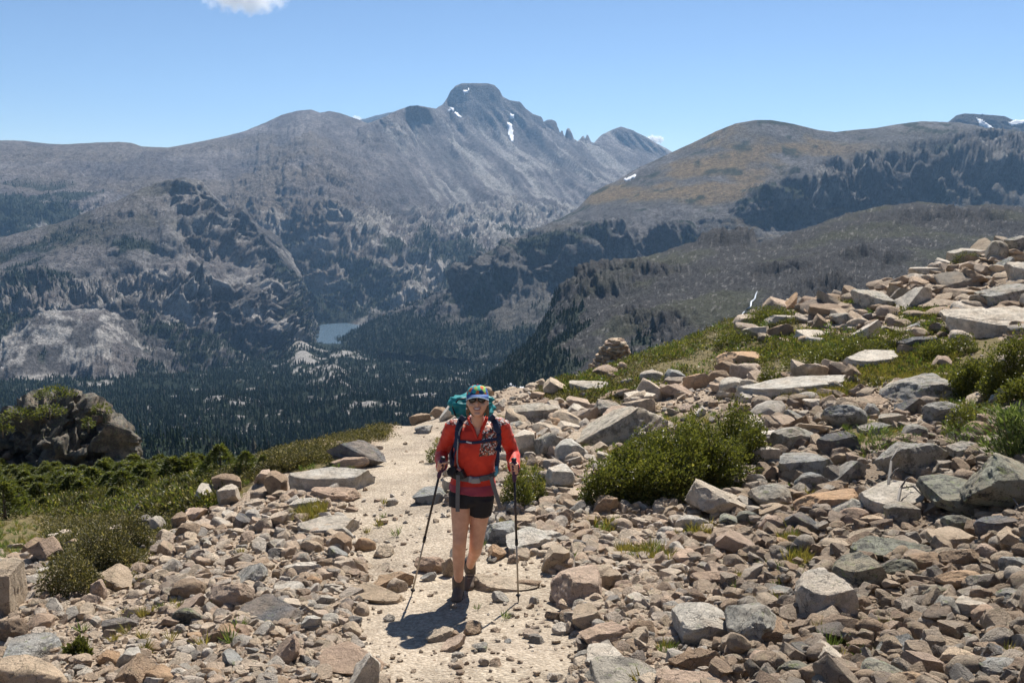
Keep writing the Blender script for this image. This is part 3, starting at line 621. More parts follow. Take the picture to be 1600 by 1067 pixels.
def rock_mat(name, from_random, k=1.):
    m, t, b = mat_new(name, .9, .25)
    pos = N(t, 'ShaderNodeNewGeometry').outputs['Position']; oi = N(t, 'ShaderNodeObjectInfo')
    if from_random:
        base = ramp(t, oi.outputs['Random'], (0, (.56, .44, .315)), (.22, (.64, .53, .41)), (.42, (.47, .34, .235)), (.55, (.60, .46, .345)), (.68, (.43, .39, .335)), (.8, (.70, .62, .52)), (.9, (.37, .265, .19)), (1, (.30, .29, .27)))
        lich = .25
    else: base = oi.outputs['Color']; lich = oi.outputs['Alpha']
    if k != 1: base = mix(t, 1., base, (k, k*.97, k*.94), 'MULTIPLY')
    off = N(t, 'ShaderNodeVectorMath', operation='ADD'); sc = N(t, 'ShaderNodeMath', operation='MULTIPLY'); sc.inputs[1].default_value = 37.
    t.links.new(oi.outputs['Random'], sc.inputs[0]); t.links.new(pos, off.inputs[0]); t.links.new(sc.outputs[0], off.inputs[1]); p = off.outputs[0]
    c = mix(t, 1., base, ramp(t, noise(t, p, 5., 5, .65), (.3, .68), (.52, 1.), (.75, 1.28)), 'MULTIPLY')
    c = mix(t, ramp(t, noise(t, p, 2.6, 4, .6), (.45, 0.), (.62, .35)), c, (.50, .37, .25))          # rusty feldspar
    sp_ = ramp(t, noise(t, p, 160., 2, .8), (.28, .55), (.45, 1.), (.7, 1.25)); c = mix(t, .75, c, sp_, 'MULTIPLY')
    dk = math_n(t, 'MULTIPLY', ramp(t, noise(t, p, 9., 6, .75), (.5, 0.), (.6, 1.)), lich)
    c = mix(t, dk, c, (.09, .088, .08))
    gl = math_n(t, 'MULTIPLY', ramp(t, noise(t, p, 14., 4, .7), (.58, 0.), (.64, .8)), lich)
    c = mix(t, gl, c, (.27, .30, .14))
    ck = N(t, 'ShaderNodeTexVoronoi', feature='DISTANCE_TO_EDGE', Scale=2.0); wv = N(t, 'ShaderNodeVectorMath', operation='ADD'); wn = N(t, 'ShaderNodeTexNoise', Scale=5., Detail=4.); t.links.new(p, wn.inputs['Vector']); t.links.new(p, wv.inputs[0]); t.links.new(wn.outputs['Color'], wv.inputs[1]); t.links.new(wv.outputs[0], ck.inputs['Vector'])
    cr = ramp(t, ck.outputs['Distance'], (.0, 0.), (.014, 1.))
    c = mix(t, 1., c, ramp(t, ck.outputs['Distance'], (.0, .55), (.012, 1.)), 'MULTIPLY')
    t.links.new(c, b.inputs['Base Color'])
    h = math_n(t, 'ADD', noise(t, p, 22., 8, .75), math_n(t, 'MULTIPLY', noise(t, p, 140., 3, .7), .25)); h = math_n(t, 'ADD', h, math_n(t, 'MULTIPLY', cr, .25)); bump(t, b, h, 1., .05)
    return m
M_rock = rock_mat('weathered_granite', False); M_scree = rock_mat('loose_granite', True)
BIG = {k: [rock_mesh('boulder_%s%d' % (k, i), 100+i+ord(k)*7, 5, k, M_rock) for i in range(5)] for k in 'BSRWE'}
MID = {k: [rock_mesh('stone_%s%d' % (k, i), 300+i+ord(k)*7, 4, k, M_rock) for i in range(5)] for k in 'BSRWE'}
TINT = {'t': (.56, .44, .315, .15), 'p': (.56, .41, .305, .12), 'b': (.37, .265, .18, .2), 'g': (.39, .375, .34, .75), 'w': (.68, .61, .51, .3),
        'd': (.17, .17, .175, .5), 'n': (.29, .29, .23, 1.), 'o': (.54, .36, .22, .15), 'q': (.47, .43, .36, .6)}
ROCKS = [  # outline in the photograph, shape, tint, label
 # along the right side of the path
 (864,879,943,946,'S','p','pinkish path-edge block with yellow lichen on top'),
 (893,940,945,985,'S','t','narrow tan kerb stone next below the yellow-lichened path-edge block'),
 (905,968,985,1012,'S','p','flat pinkish slab with a square front corner on the path edge'),
 (980,975,1012,1015,'W','t','tan slab sloping right behind the square-cornered pink slab'),
 (912,1004,982,1048,'S','w','whitish-grey slab at the foot of the path-edge stones'),
 (910,1018,1032,1092,'E','q','broad pale rounded slab at the bottom edge right of the path'),
 (1026,1042,1148,1085,'E','p','low pinkish ledge at the bottom edge beside the broad pale slab'),
 (1044,1011,1124,1046,'S','b','flat brown slab with a dark underside near the bottom edge'),
 (1053,934,1135,1006,'R','w','pale round boulder with a brown rock leaning on it'),
 (1079,954,1137,994,'B','o','orange-brown rock leaning on the pale round boulder'),
 (1135,935,1210,1014,'B','q','tan-grey upright boulder right of the pale round boulder'),
 (1172,955,1234,1012,'R','b','dark brownish knobbly boulder against the tan-grey upright boulder'),
 (1168,1013,1203,1043,'B','p','small brown block below the dark knobbly boulder'),
 (1187,913,1240,943,'S','g','long grey stone lying left of the big grey-pink boulder'),
 (1080,887,1154,917,'R','p','long smooth tan stone resting on smaller ones right of the grassy gravel'),
 (1111,827,1182,869,'W','p','pinkish wedge-shaped rock sloping down to the left'),
 (1055,803,1107,832,'R','w','pale rounded rock in front of the largest pale boulder'),
 (1077,741,1174,808,'W','w','largest pale boulder with a dark under-edge right of the big willow'),
 (1077,712,1170,750,'S','g','grey lumpy slab directly behind the largest pale boulder'),
 (1171,750,1234,798,'R','q','domed grey-brown boulder with grass stems beside it'),
 (1147,796,1183,820,'R','n','greenish-grey round stone below the domed grey-brown boulder'),
 (1122,803,1152,829,'B','n','small dull green-grey block left of the round greenish stone'),
 (1183,784,1236,811,'S','t','long thin tan stone tilted up to the right',-14),
 (1183,805,1226,836,'B','p','pinkish block under the long thin tilted stone'),
 (1050,858,1092,883,'S','p','pink flat stone on the grassy gravel'),
 (979,966,1023,1000,'B','b','reddish-brown block between the path slabs and the pale boulder'),
 (1022,954,1058,973,'R','w','whitish rounded stone right of the reddish-brown block'),
 (973,925,1011,945,'S','w','white flat stone right of the yellow-lichened path-edge block'),
 (846,848,890,892,'B','t','tan squarish block at the upper end of the path-edge stones'),
 (826,826,878,850,'S','w','pale low slab beside the small shrub\'s grassy foot'),
 (852,725,897,768,'S','w','pale flat-topped rock between the small shrub and the big willow'),
 (925,772,965,804,'B','b','brown block in the shade under the big willow'),
 (940,889,969,924,'B','t','tan block just right of the yellow-lichened path-edge block'),
 (955,905,990,928,'R','p','round pinkish stone between the path edge and the white flat stone'),
 # lower right pile
 (1370,689,1480,748,'B','g','big grey flat-topped boulder among the willows on the right'),
 (1276,676,1342,713,'B','d','dark grey block left of the strap-leaved plant'),
 (1211,705,1311,750,'S','g','long grey ridge-backed slab right of the largest pale boulder'),
 (1292,718,1351,756,'W','g','grey slab sloping left in front of the dark grey block'),
 (1240,738,1296,770,'R','g','rounded grey rock in front of the ridge-backed slab'),
 (1243,765,1346,802,'S','o','flat orange-tan slab with a clean sunlit top'),
 (1258,775,1345,806,'W','q','grey-brown rock lying on the flat orange-tan slab'),
 (1341,743,1440,802,'E','w','pale sloping boulder with a dead branch across it'),
 (1441,740,1555,812,'S','n','large greenish-grey ledge under the overhanging boulder'),
 (1513,712,1690,792,'W','n','big overhanging tan and green boulder at the right edge',6),
 (1381,783,1434,822,'B','q','purplish-grey upright block below the dead branch'),
 (1309,792,1354,822,'R','p','rounded pinkish-grey stone below the flat orange-tan slab'),
 (1341,805,1383,828,'B','t','small tan brick-shaped stone'),
 (1321,820,1374,847,'W','t','tan triangular stone below the brick-shaped stone'),
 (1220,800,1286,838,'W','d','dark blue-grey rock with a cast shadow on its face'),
 (1281,840,1336,867,'S','t','long tan-grey slab above the green-lichened slab'),
 (1327,836,1459,883,'E','n','long slab covered in bright green lichen'),
 (1301,863,1378,928,'B','n','dark greenish block below the green-lichened slab'),
 (1374,870,1432,908,'R','n','grey-green rounded stone beside the dark greenish block'),
 (1419,860,1485,897,'R','b','brown long rounded stone, left of a pair'),
 (1470,855,1530,893,'B','b','brown blocky stone, right of a pair'),
 (1463,887,1532,922,'R','o','orange-brown egg-shaped stone in the right-hand pile'),
 (1512,896,1560,928,'B','q','grey-brown stone touching the orange-brown egg-shaped stone'),
 (1242,888,1325,981,'B','w','big upright grey-pink boulder with lichen at its foot'),
 (1222,988,1278,1033,'W','b','rough dark brown rock tilted under the big upright boulder',-10),
 (1269,998,1318,1045,'W','w','white pointed stone near the bottom edge'),
 (1213,1033,1292,1080,'R','n','rounded olive-grey rock at the bottom edge'),
 (1305,978,1340,1007,'B','b','small brown cube-like stone below the big upright boulder'),
 (1331,965,1372,997,'B','b','square brown stone above the pointed brown one'),
 (1355,968,1416,1002,'W','p','pinkish-brown stone sloping right beside the square brown stone'),
 (1372,980,1425,1035,'W','g','grey elongated rock leaning up to the right'),
 (1343,1022,1412,1085,'R','n','pale green-grey rock with a black spot at the bottom edge'),
 (1383,1046,1445,1085,'R','o','smooth tan dome at the bottom edge'),
 (1412,1015,1470,1060,'B','p','big pinkish block right of the leaning grey rock'),
 (1470,1008,1532,1054,'R','t','rounded tan rock near the bottom right'),
 (1521,1022,1615,1066,'R','g','long grey stone with pale rim in the bottom right corner'),
 (1532,1003,1592,1036,'W','d','blue-grey flat-sided rock above the long grey corner stone'),
 (1538,975,1584,1009,'W','q','grey triangular stone on the right'),
 (1562,950,1612,997,'B','b','brown angular block at the right edge'),
 (1518,942,1567,977,'R','p','pinkish oval stone right of the pale lumpy one'),
 (1487,931,1532,972,'B','w','pale lumpy stone with a shaded underside'),
 (1455,930,1494,980,'B','q','tall grey stone left of the pale lumpy one'),
 (1441,913,1489,942,'R','n','light greenish-grey stone below the egg-shaped stone'),
 (1562,918,1612,948,'S','g','dark grey striped slab at the right edge'),
 (1450,823,1527,862,'S','t','long tan rock under the greenish-grey ledge'),
 (1472,803,1525,834,'R','n','grey-green lichened stone in front of the large ledge'),
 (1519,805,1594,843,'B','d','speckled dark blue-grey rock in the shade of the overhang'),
 (1555,822,1612,863,'W','t','tan slanting rock at the right edge below the overhang'),
 (1522,845,1554,880,'R','p','small brownish stone right of the brown pair'),
 (1562,868,1612,900,'R','g','grey rounded rock at the right edge'),
 (1352,950,1389,971,'R','p','small speckled stone above the pinkish-brown one'),
 (1330,938,1362,962,'S','g','thin grey-green slab right of the big upright boulder'),
 (1434,992,1470,1018,'R','g','small grey stone left of the rounded tan rock'),
 (1200,836,1232,862,'R','o','round orange stone left of the grass clump'),
 # upper right slope
 (1478,480,1640,526,'E','w','huge pale slab across the right edge of the hillside'),
 (1525,446,1640,482,'S','g','grey slab lying above the huge pale slab'),
 (1480,390,1542,411,'S','w','pale slab with a mossy top on the skyline'),
 (1540,379,1572,411,'R','q','domed rock on the skyline right of the mossy slab'),
 (1568,373,1640,396,'S','g','grey slab on the skyline at the right edge'),
 (1500,419,1549,447,'W','b','brown pointed rock in the middle of the skyline rocks'),
 (1547,406,1582,437,'W','g','grey leaning slab right of the brown pointed rock'),
 (1578,412,1640,450,'E','w','pale sloping rock at the right edge under the skyline'),
 (1418,418,1482,432,'S','w','thin pale slab on the skyline left of the mossy slab'),
 (1392,452,1456,488,'W','w','pale slab tilted left on the upper hillside',-12),
 (1335,456,1396,490,'E','q','broad low rock on the upper hillside'),
 (1318,453,1342,473,'B','d','dark square rock on the crest'),
 (1268,453,1292,468,'R','t','small round rock on the crest'),
 (1224,457,1247,484,'W','o','orange pointed stone standing on the crest'),
 (1160,508,1202,532,'S','w','pale slab left of a shaded hillside block'),
 (1200,506,1238,530,'B','b','brown shaded block between pale hillside slabs'),
 (1195,492,1244,508,'S','w','pale thin slab above the brown shaded block'),
 (1270,490,1298,516,'W','b','brown wedge on the hillside right of the pale slabs'),
 (1296,488,1340,512,'S','q','low grey-tan slab beside the brown wedge'),
 (1240,516,1300,534,'E','w','pale bedrock patch under the brown wedge'),
 (1150,588,1332,620,'E','w','long pale flat slab beside the orange grass'),
 (1315,547,1400,576,'E','w','pale lichened hump in the grass'),
 (1386,584,1486,632,'S','g','long grey block with a shaded front on the hillside',-5),
 (1455,556,1486,583,'B','p','pink square rock beside the large right-hand willow'),
 (1285,630,1352,668,'R','g','grey humped rock with grass around it'),
 (1206,666,1276,708,'R','q','tan-grey humped boulder right of the big willow'),
 (1444,627,1506,661,'R','g','round-topped grey boulder below the right-hand willow'),
 (1390,620,1444,650,'W','d','dark angular rock left of the round-topped grey boulder'),
 (1349,629,1371,654,'B','g','small grey upright block left of the dark angular rock'),
 (1409,660,1448,693,'R','g','grey stone above the big grey flat-topped boulder'),
 (1172,698,1216,728,'B','w','pale weathered rock at the right end of the big willow'),
 (1178,672,1222,692,'S','w','white flat rock right of the big willow'),
 (1370,645,1420,665,'S','q','flat grey stone lying across the grassy gap'),
 (1340,660,1400,680,'S','g','thin grey slab behind the strap-leaved plant'),
 (1225,640,1262,660,'W','g','split grey rock below the orange grass'),
 (1255,622,1292,640,'S','w','pale flat stone at the edge of the orange grass'),
 (1480,690,1540,716,'S','g','flat grey slab between the big grey boulder and the overhang'),
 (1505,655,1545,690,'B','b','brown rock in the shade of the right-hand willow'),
 (1400,526,1470,548,'S','d','dark mossy slab under the low willow mat'),
 # middle ground by the cairn
 (1123,547,1192,575,'S','o','orange-tan boulder on top of the rock jumble',8),
 (1115,564,1164,587,'W','b','brown pointed rock in the jumble below the orange-tan boulder'),
 (1067,581,1109,609,'B','o','upright orange-brown rock with a shaded face'),
 (1102,579,1140,602,'B','b','brown shaded rock right of the upright orange-brown one'),
 (1030,599,1085,623,'W','p','pink wedge with a shaded right side'),
 (977,609,1031,634,'S','w','pale flat-topped slab left of the pink wedge'),
 (938,607,981,626,'W','b','dark-fronted rock on the heath slope'),
 (921,622,987,653,'W','g','grey angular slab below the pale flat-topped slab'),
 (943,632,1001,662,'S','p','pinkish-grey slab in front of the grey angular one'),
 (1123,588,1164,615,'R','w','round pale tan rock below the brown pointed rock'),
 (1150,592,1186,612,'R','w','pale rock at the left end of the long flat slab'),
 (998,579,1039,598,'R','w','pale half-buried boulder in the heath'),
 (1036,578,1069,604,'S','g','blue-grey slab tilted over a gap',18),
 (886,630,922,654,'W','w','white-topped stone by the path heath'),
 (900,630,1040,694,'S','q','long grey slab slanting up behind the big willow',-24),
 (848,588,891,618,'W','t','tan boulder on the crest right of the hiker'),
 (890,595,956,614,'E','w','low pale slab on the crest heath'),
 (796,630,884,664,'S','q','long brownish boulder just right of the hiker\'s head'),
 (834,670,876,715,'B','q','grey upright block right of the hiker\'s shoulder'),
 (867,682,917,724,'R','w','pale rounded block at the foot of the long slanting slab'),
 (800,670,838,712,'B','w','pale block half hidden by the hiker\'s sleeve'),
 (786,657,818,678,'W','g','grey rock above the hiker\'s shoulder on the right'),
 (819,671,838,694,'B','p','small pink upright stone right of the hiker'),
 (850,652,880,670,'R','o','round brown stone below the long brownish boulder'),
 (912,655,945,682,'W','b','brown pointed stone at the top of the long slanting slab'),
 (934,568,958,584,'R','b','brown stone at the left foot of the cairn'),
 (870,658,905,674,'S','w','small pale slab below the white-topped stone'),
 # path
 (672,634,698,653,'B','b','brown rock on the crest left of the hiker\'s pack'),
 (686,624,712,656,'W','w','pale leaning rock on the crest beside the hiker\'s pack'),
 (640,645,674,662,'B','b','brown flat rock on the crest left of the path'),
 (650,662,676,677,'S','g','grey slab beside the upper path'),
 (648,868,698,897,'B','p','pink block on the path beside the left pole'),
 (690,868,710,902,'B','t','tan upright block behind the hiker\'s leg'),
 (648,760,702,789,'S','g','grey rock on the path behind the left pole'),
 (762,848,792,876,'W','o','orange-tan angular stone right of the hiker\'s calf'),
 (754,810,806,852,'S','g','grey ledge stone behind the hiker\'s knee'),
 (792,824,862,868,'S','w','pale flat boulder behind the right pole'),
 (798,802,836,826,'S','t','tan flat stone at the foot of the small shrub'),
 (733,902,842,924,'E','t','low bedrock step across the path behind the boots'),
 (657,892,682,909,'W','g','small grey stone below the pink path block'),
 (670,970,706,1003,'W','t','tan tilted stone in front of the hiker\'s shadow',18),
 (690,988,727,1018,'W','p','pinkish stone leaning on the tan tilted one'),
 (724,966,753,993,'R','b','brown stone shaded by the hiker'),
 (738,1003,762,1019,'S','g','small grey flat stone on the path'),
 (806,905,846,920,'S','b','thin brown slab edge beside the right pole tip'),
 # left of the path
 (516,688,606,730,'W','d','dark grey bedrock knob beside the upper path'),
 (520,713,576,733,'S','p','pinkish flat stone in front of the dark bedrock knob'),
 (454,722,582,762,'E','w','pale bedrock slab left of the path with pebbles on it'),
 (488,759,562,784,'E','p','smooth pink slab left of the path'),
 (414,734,448,776,'B','b','tan block standing upright left of the path'),
 (400,733,426,756,'B','p','pinkish block behind the standing block'),
 (468,798,558,834,'E','w','pale smooth bedrock slab sloping to the path'),
 (454,777,512,798,'S','w','white flat rock above the pale smooth bedrock'),
 (490,820,552,843,'S','w','cream flat stone below the pale smooth bedrock'),
 (517,830,548,866,'B','b','brown block below the cream flat stone'),
 (553,839,588,862,'R','o','orange-tan lump at the path\'s left edge'),
 (585,847,616,872,'R','t','tan lump at the path edge right of the orange-tan one'),
 (513,851,543,873,'W','g','small grey angular stone below the brown block'),
 (358,870,418,918,'W','g','large grey angular rock in the left scree'),
 (330,908,396,953,'B','p','pinkish cube-like boulder in the left scree'),
 (422,905,476,938,'E','w','white flat rock in the left scree'),
 (376,925,472,974,'E','d','dark grey bedrock with a white top in the left scree'),
 (445,875,504,900,'S','w','white thin slab in the left scree'),
 (420,982,468,1043,'W','p','pinkish triangular slab standing near the bottom left of the path'),
 (498,1000,602,1054,'E','p','pinkish bedrock showing through the path at the bottom'),
 (542,1014,594,1090,'W','w','white and grey spiky rock at the bottom edge of the path'),
 (489,929,524,952,'B','w','pale block left of the path'),
 (540,912,634,944,'E','t','low tan bedrock at the left edge of the path'),
 (580,890,646,922,'W','o','brownish rock at the path edge beside the left pole tip'),
 (488,1000,516,1018,'B','t','small tan block left of the path near the bottom'),
 (348,1012,384,1050,'W','g','grey and white stone near the bottom left'),
 (-30,1019,106,1090,'R','t','big smooth tan boulder in the bottom left corner'),
 (-20,964,46,1012,'B','b','dark brown boulder at the left edge'),
 (4,980,92,1037,'E','g','grey bedrock above the big smooth tan boulder'),
 (-20,874,35,962,'S','t','long tan slab at the left edge pointing uphill'),
 (150,880,210,925,'W','t','tan wedge-shaped boulder at the foot of the left shrub'),
 (267,900,321,939,'R','b','brown oval stone tilted in the left scree',-22),
 (42,835,78,869,'W','b','brown rock above the left shrub\'s edge'),
 (56,838,92,884,'S','p','pinkish slab leaning left of the left shrub',-30),
 (235,804,256,834,'B','w','white upright stone beside a dark one'),
 (209,802,240,837,'B','d','dark grey rock beside the white upright stone'),
 (275,815,315,845,'B','b','brown-pink block in the upper left scree'),
 (269,800,296,830,'B','b','brown block left of the reddish slab'),
 (286,788,325,815,'S','p','reddish slab leaning in the upper left scree',-18),
 (208,782,250,801,'S','d','dark flat stones at the meadow edge'),
 (124,927,158,948,'R','p','small pinkish stone below the left shrub'),
 (104,938,133,966,'W','t','tan wedge below the left shrub'),
 (45,955,85,986,'R','p','rounded pinkish rock above the grey bedrock'),
 (162,964,214,987,'S','d','flat grey stone with shaded front in the lower left scree'),
 (192,947,234,968,'R','t','long tan cobble in the lower left scree'),
 (278,925,316,962,'W','p','pinkish stone above the lichened grey one'),
 (271,948,320,976,'R','n','lichened grey rounded stone in the left scree'),
 (188,1020,254,1075,'W','b','brown slab standing on edge at the bottom left',24),
 (186,1010,224,1044,'B','w','white rough block at the bottom left'),
 (333,739,380,774,'B','b','brownish boulder at the top of the left scree'),
 (339,755,376,788,'B','w','pale block in front of the brownish boulder'),
 (306,752,344,790,'W','w','pale grey leaning rock left of the pale block'),
 (367,799,392,826,'W','d','blue-grey pointed stone in the left scree'),
 (140,900,166,940,'B','p','small rock half under the left shrub'),
 (228,1035,275,1075,'R','o','orange-tan rock at the bottom edge of the left scree'),
 (306,1042,346,1066,'R','o','rounded orange-tan cobble near the bottom left'),
 (330,972,365,1003,'B','o','orange block in the lower left scree',-20),
]
rock_boxes = []; ROCK_N = [0]
def rock_obj(name, mesh, loc, dims, tint, yaw=0, roll=0, pitch=0):
    o = link(name, mesh); o.location = loc; o.scale = dims
    o.rotation_euler = Euler((math.radians(pitch), math.radians(roll), math.radians(yaw)))
    j = 1+rnd.uniform(-.13, .13); w = rnd.uniform(-.04, .04)
    o.color = (tint[0]*j*(1+w), tint[1]*j, tint[2]*j*(1-w), tint[3])
    return o
def tmp_tilt(r): return r[7] if len(r) > 7 else rnd.uniform(-5, 5)
for r in ROCKS:
    x0, y0, x1, y1, kind, tint, label = r[:7]
    w, h = x1-x0, y1-y0; xc = (x0+x1)/2
    p = hit(xc, y1)
    if p is None: print('NO HIT', label); continue
    D = p[1]/ray(xc, y1)[1]; mpp = D/F                                  # metres in one pixel there
    a = math.atan2(CAM_Z-p[2], p[1]); Wm, Hm = w*mpp, h*mpp
    flat = {'S': .30, 'E': .22, 'R': .5, 'B': .6, 'W': .5}[kind]*Wm
    dep = min(max((Hm-flat*math.cos(a))/(.85*math.sin(a)), .5*Wm), 1.15*Wm)
    zv = max((Hm-.85*dep*math.sin(a))/math.cos(a), .12*Wm)
    emb = {'S': .22, 'E': .5, 'R': .25, 'B': .22, 'W': .22}[kind]; zs = zv/(1-emb)
    mesh = (BIG if w > 46 else MID)[kind][rnd.randrange(5)]
    cy_ = p[1]+dep*.44; cx_ = p[0]*(cy_/p[1]); zg = p[2]*.5+.5*ground1(cx_, cy_) if kind != 'E' else ground1(cx_, cy_)
    o = rock_obj('rock', mesh, (cx_, cy_, zg+zs*(.5-emb)), (Wm*1.06, dep*1.08, zs*1.08), TINT[tint], rnd.uniform(-9, 9)+(180 if rnd.random() < .0 else 0), tmp_tilt(r), rnd.uniform(-4, 4))
    tag(o, label, 'rock', 'rocks of the stony slope')
    rock_boxes.append((x0, y0, x1, y1)); ROCK_N[0] += 1
RB = np.array(rock_boxes, float)
print('hand rocks', ROCK_N[0])

# --- smaller single rocks between them
def rocky_density(px, py, p):
    """how stony the slope is at a place"""
    turf = smooth(.35, .65, turf_mask(px, py, p)); tr = trail_mask(px, py)
    left = (px < 620)*smooth(0, 30, py-(845-.17*px))
    right = (px > 700)*1.0
    d = np.clip(left+right, 0, 1)*(1-.88*turf)*(1-.93*tr)
    return d*(p[..., 1] < 34)
cell_a = np.abs((gpx[:-1, 1:]-gpx[:-1, :-1])*(gpy[:-1, :-1]-gpy[1:, :-1]))
cen = G[:-1, :-1]; cpx, cpy = gpx[:-1, :-1], gpy[:-1, :-1]
vis = (cpx > -60) & (cpx < 1660) & (cpy < 1100) & (cpy > 330)
vis = vis*(1-np.clip(1.6*blob(cpx, cpy, 722, 932, 42, 26), 0, 1))      # trodden clear where the hiker steps
dens = rocky_density(cpx, cpy, cen)*vis*cell_a
def sample(weight, n):
    w = weight.ravel()/weight.sum(); k = rng.choice(len(w), n, p=w); i, j = np.divmod(k, cen.shape[1])
    a, b = rng.random((2, n, 1)); return cen[i, j]*(1-a)*(1-b)+G[i+1, j]*a*(1-b)+G[i, j+1]*(1-a)*b+G[i+1, j+1]*a*b
LAND = [(900,850,'the path edge'),(1125,775,'the largest pale boulder'),(1390,860,'the green-lichened slab'),(1283,935,'the big upright boulder'),(1500,905,'the orange-brown egg-shaped stone'),
 (1040,700,'the big willow'),(820,760,'the small shrub'),(1425,720,'the big grey flat-topped boulder'),(1570,750,'the overhanging boulder'),(150,860,'the left shrub'),(50,1045,'the big corner boulder'),
 (363,930,'the pinkish cube-like boulder'),(430,755,'the standing tan block'),(510,815,'the pale smooth bedrock'),(295,815,'the reddish leaning slab'),(445,1012,'the pinkish triangular slab'),(1100,970,'the pale round boulder'),
 (1240,603,'the long pale flat slab'),(1560,500,'the huge pale hillside slab'),(1090,590,'the rock jumble'),(850,690,'the hiker\'s sleeve'),(1400,470,'the tilted crest slab'),(1060,1060,'the low pinkish ledge'),(1210,520,'the brown shaded hillside block'),(292,925,'the brown oval stone'),(560,930,'the low tan path bedrock'),(1450,1040,'the bottom tan dome'),(1290,785,'the flat orange-tan slab')]
cand = sample(dens, 1500); cqx, cqy = proj(cand); got = 0; seen = {}
TN = {'t': 'tan', 'p': 'pinkish', 'b': 'brown', 'g': 'grey', 'w': 'pale', 'o': 'orange-tan', 'd': 'dark grey', 'q': 'grey-tan'}
SN = {'B': 'blocky', 'S': 'flat', 'R': 'rounded', 'W': 'wedge-shaped'}
for (x, y, z), qx, qy in zip(cand, cqx, cqy):
    if got >= 300-ROCK_N[0]: break
    s = rnd.uniform(20, 36)*(1.15 if qy > 850 else .85)
    if not (8 < qx < 1592 and qy < 1056): continue
    if ((RB[:, 0]-s*.35 < qx) & (RB[:, 2]+s*.35 > qx) & (RB[:, 1]-s*.2 < qy) & (RB[:, 3]+s*.5 > qy)).any(): continue
    k = rnd.choice('BBSRW'); tn = rnd.choice('ttppbgwwoq' if qx < 1150 else 'tpbggqqwdb')
    side, big = None, None
    d = [(math.hypot(qx-a, (qy-b)*1.3), a, b, n) for a, b, n in LAND]; dd, a, b, n = min(d)
    ang = math.degrees(math.atan2(qy-b, qx-a)) % 360
    side = ['right of', 'below and right of', 'below', 'below and left of', 'left of', 'above and left of', 'above', 'above and right of'][int((ang+22.5)//45) % 8]
    lab = '%s %s %s stone %s%s %s' % ('medium' if s > 28 else 'small', TN[tn], SN[k], 'close ' if dd < 60 else 'further ' if dd > 140 else '', side, n)
    if lab in seen: continue
    seen[lab] = 1
    D = y/ray(qx, qy)[1]; Wm = s*D/F; zs = Wm*{'B': .75, 'S': .4, 'R': .65, 'W': .7}[k]
    o = rock_obj('rock', MID[k][rnd.randrange(5)], (x, y, z+zs*.25), (Wm, Wm*rnd.uniform(.6, .95), zs), TINT[tn], rnd.uniform(0, 360), rnd.uniform(-16, 16), rnd.uniform(-16, 16))
    tag(o, lab, 'rock', 'rocks of the stony slope'); got += 1
    RB = np.concatenate([RB, [[qx-s/2, qy-s*.6, qx+s/2, qy+s*.1]]])
print('single rocks', ROCK_N[0]+got)
# --- everything smaller: the scree itself
SCR = [rock_mesh('scree%d' % i, 900+i, 3, 'BSBWWR'[i % 6], M_scree) for i in range(12)]
M_scree2 = rock_mat('loose_dark_granite', True, .68); SCR2 = [rock_mesh('talus%d' % i, 940+i, 3, 'BSRWBR'[i % 6], M_scree2) for i in range(10)]
def scree(name, n, smin, smax, wt, label, pw=2.2, lift=.22, zr=(.45, .9), meshes=SCR):
    p = sample(wt, n); s = smin*(smax/smin)**(rng.random(n)**pw)*np.clip(p[:, 1]/8, .8, 2.2)
    zs = s*rng.uniform(*zr, n); p[:, 2] += zs*lift
    o = scatter(name, p, np.stack([s*rng.uniform(.8, 1.25, n), s*rng.uniform(.7, 1.1, n), zs], -1),
            np.stack([rng.normal(0, .22, n), rng.normal(0, .22, n), rng.uniform(0, 6.28, n)], -1), meshes)
    return tag(o, label, 'stones', kind='stuff')
clump = np.clip(.6+.9*fbm(cen/.9, 3, 700), .08, 2)
leftz = np.where(cpx < 640, 1.25, .85)
wbase = dens*clump*(1-.65*smooth(13, 18, cen[..., 1])); rt = smooth(980, 1180, cpx)
scree('scree', 9500, .035, .17, wbase*1.3*(1-rt), 'loose tan scree covering the slope left of the path and beside it', 1.9)
scree('talus', 4500, .04, .19, wbase*rt, 'loose brown and grey stones filling the right slope', 1.7, meshes=SCR2)
fard = dens*smooth(12, 16, cen[..., 1])*(cpx > 760)
scree('far_rocks', 330, .13, .34, fard*(.35+.65*(cpx > 1150))*np.clip(.5+1.2*fbm(cen/2.5, 3, 730), .05, 2), 'angular broken rocks covering the upper hillside', 1.4, .18, (.3, .7))
scree('crest_rocks', 330, .14, .5, vis*cell_a*smooth(1230, 1290, cpx)*smooth(375, 395, cpy)*(1-smooth(490, 520, cpy)), 'broken pale slabs along the right-hand skyline', 1.3, .12, (.25, .55), SCR2)
pile = dens*smooth(1080, 1220, cpx)*smooth(800, 880, cpy)
p_ = sample(pile*np.clip(.6+fbm(cen/.8, 3, 741), .1, 2), 700); s_ = .07*(3.0)**(rng.random(700)**1.5); p_[:, 2] += rng.uniform(.0, .08, 700)
tag(scatter('rock_pile', p_, np.stack([s_*rng.uniform(.9, 1.4, 700), s_*rng.uniform(.7, 1., 700), s_*rng.uniform(.5, .85, 700)], -1), np.stack([rng.normal(0, .35, 700), rng.normal(0, .35, 700), rng.uniform(0, 6.28, 700)], -1), SCR2), 'dense pile of brown and grey stones on the lower right', 'stones', kind='stuff')
scree('gravel', 14000, .018, .06, (dens+.11*vis*cell_a*trail_mask(cpx, cpy)*(cpy > 640))*np.clip(.5+fbm(cen/.5, 3, 720), .05, 2), 'fine gravel between the stones and on the path', 1.4)
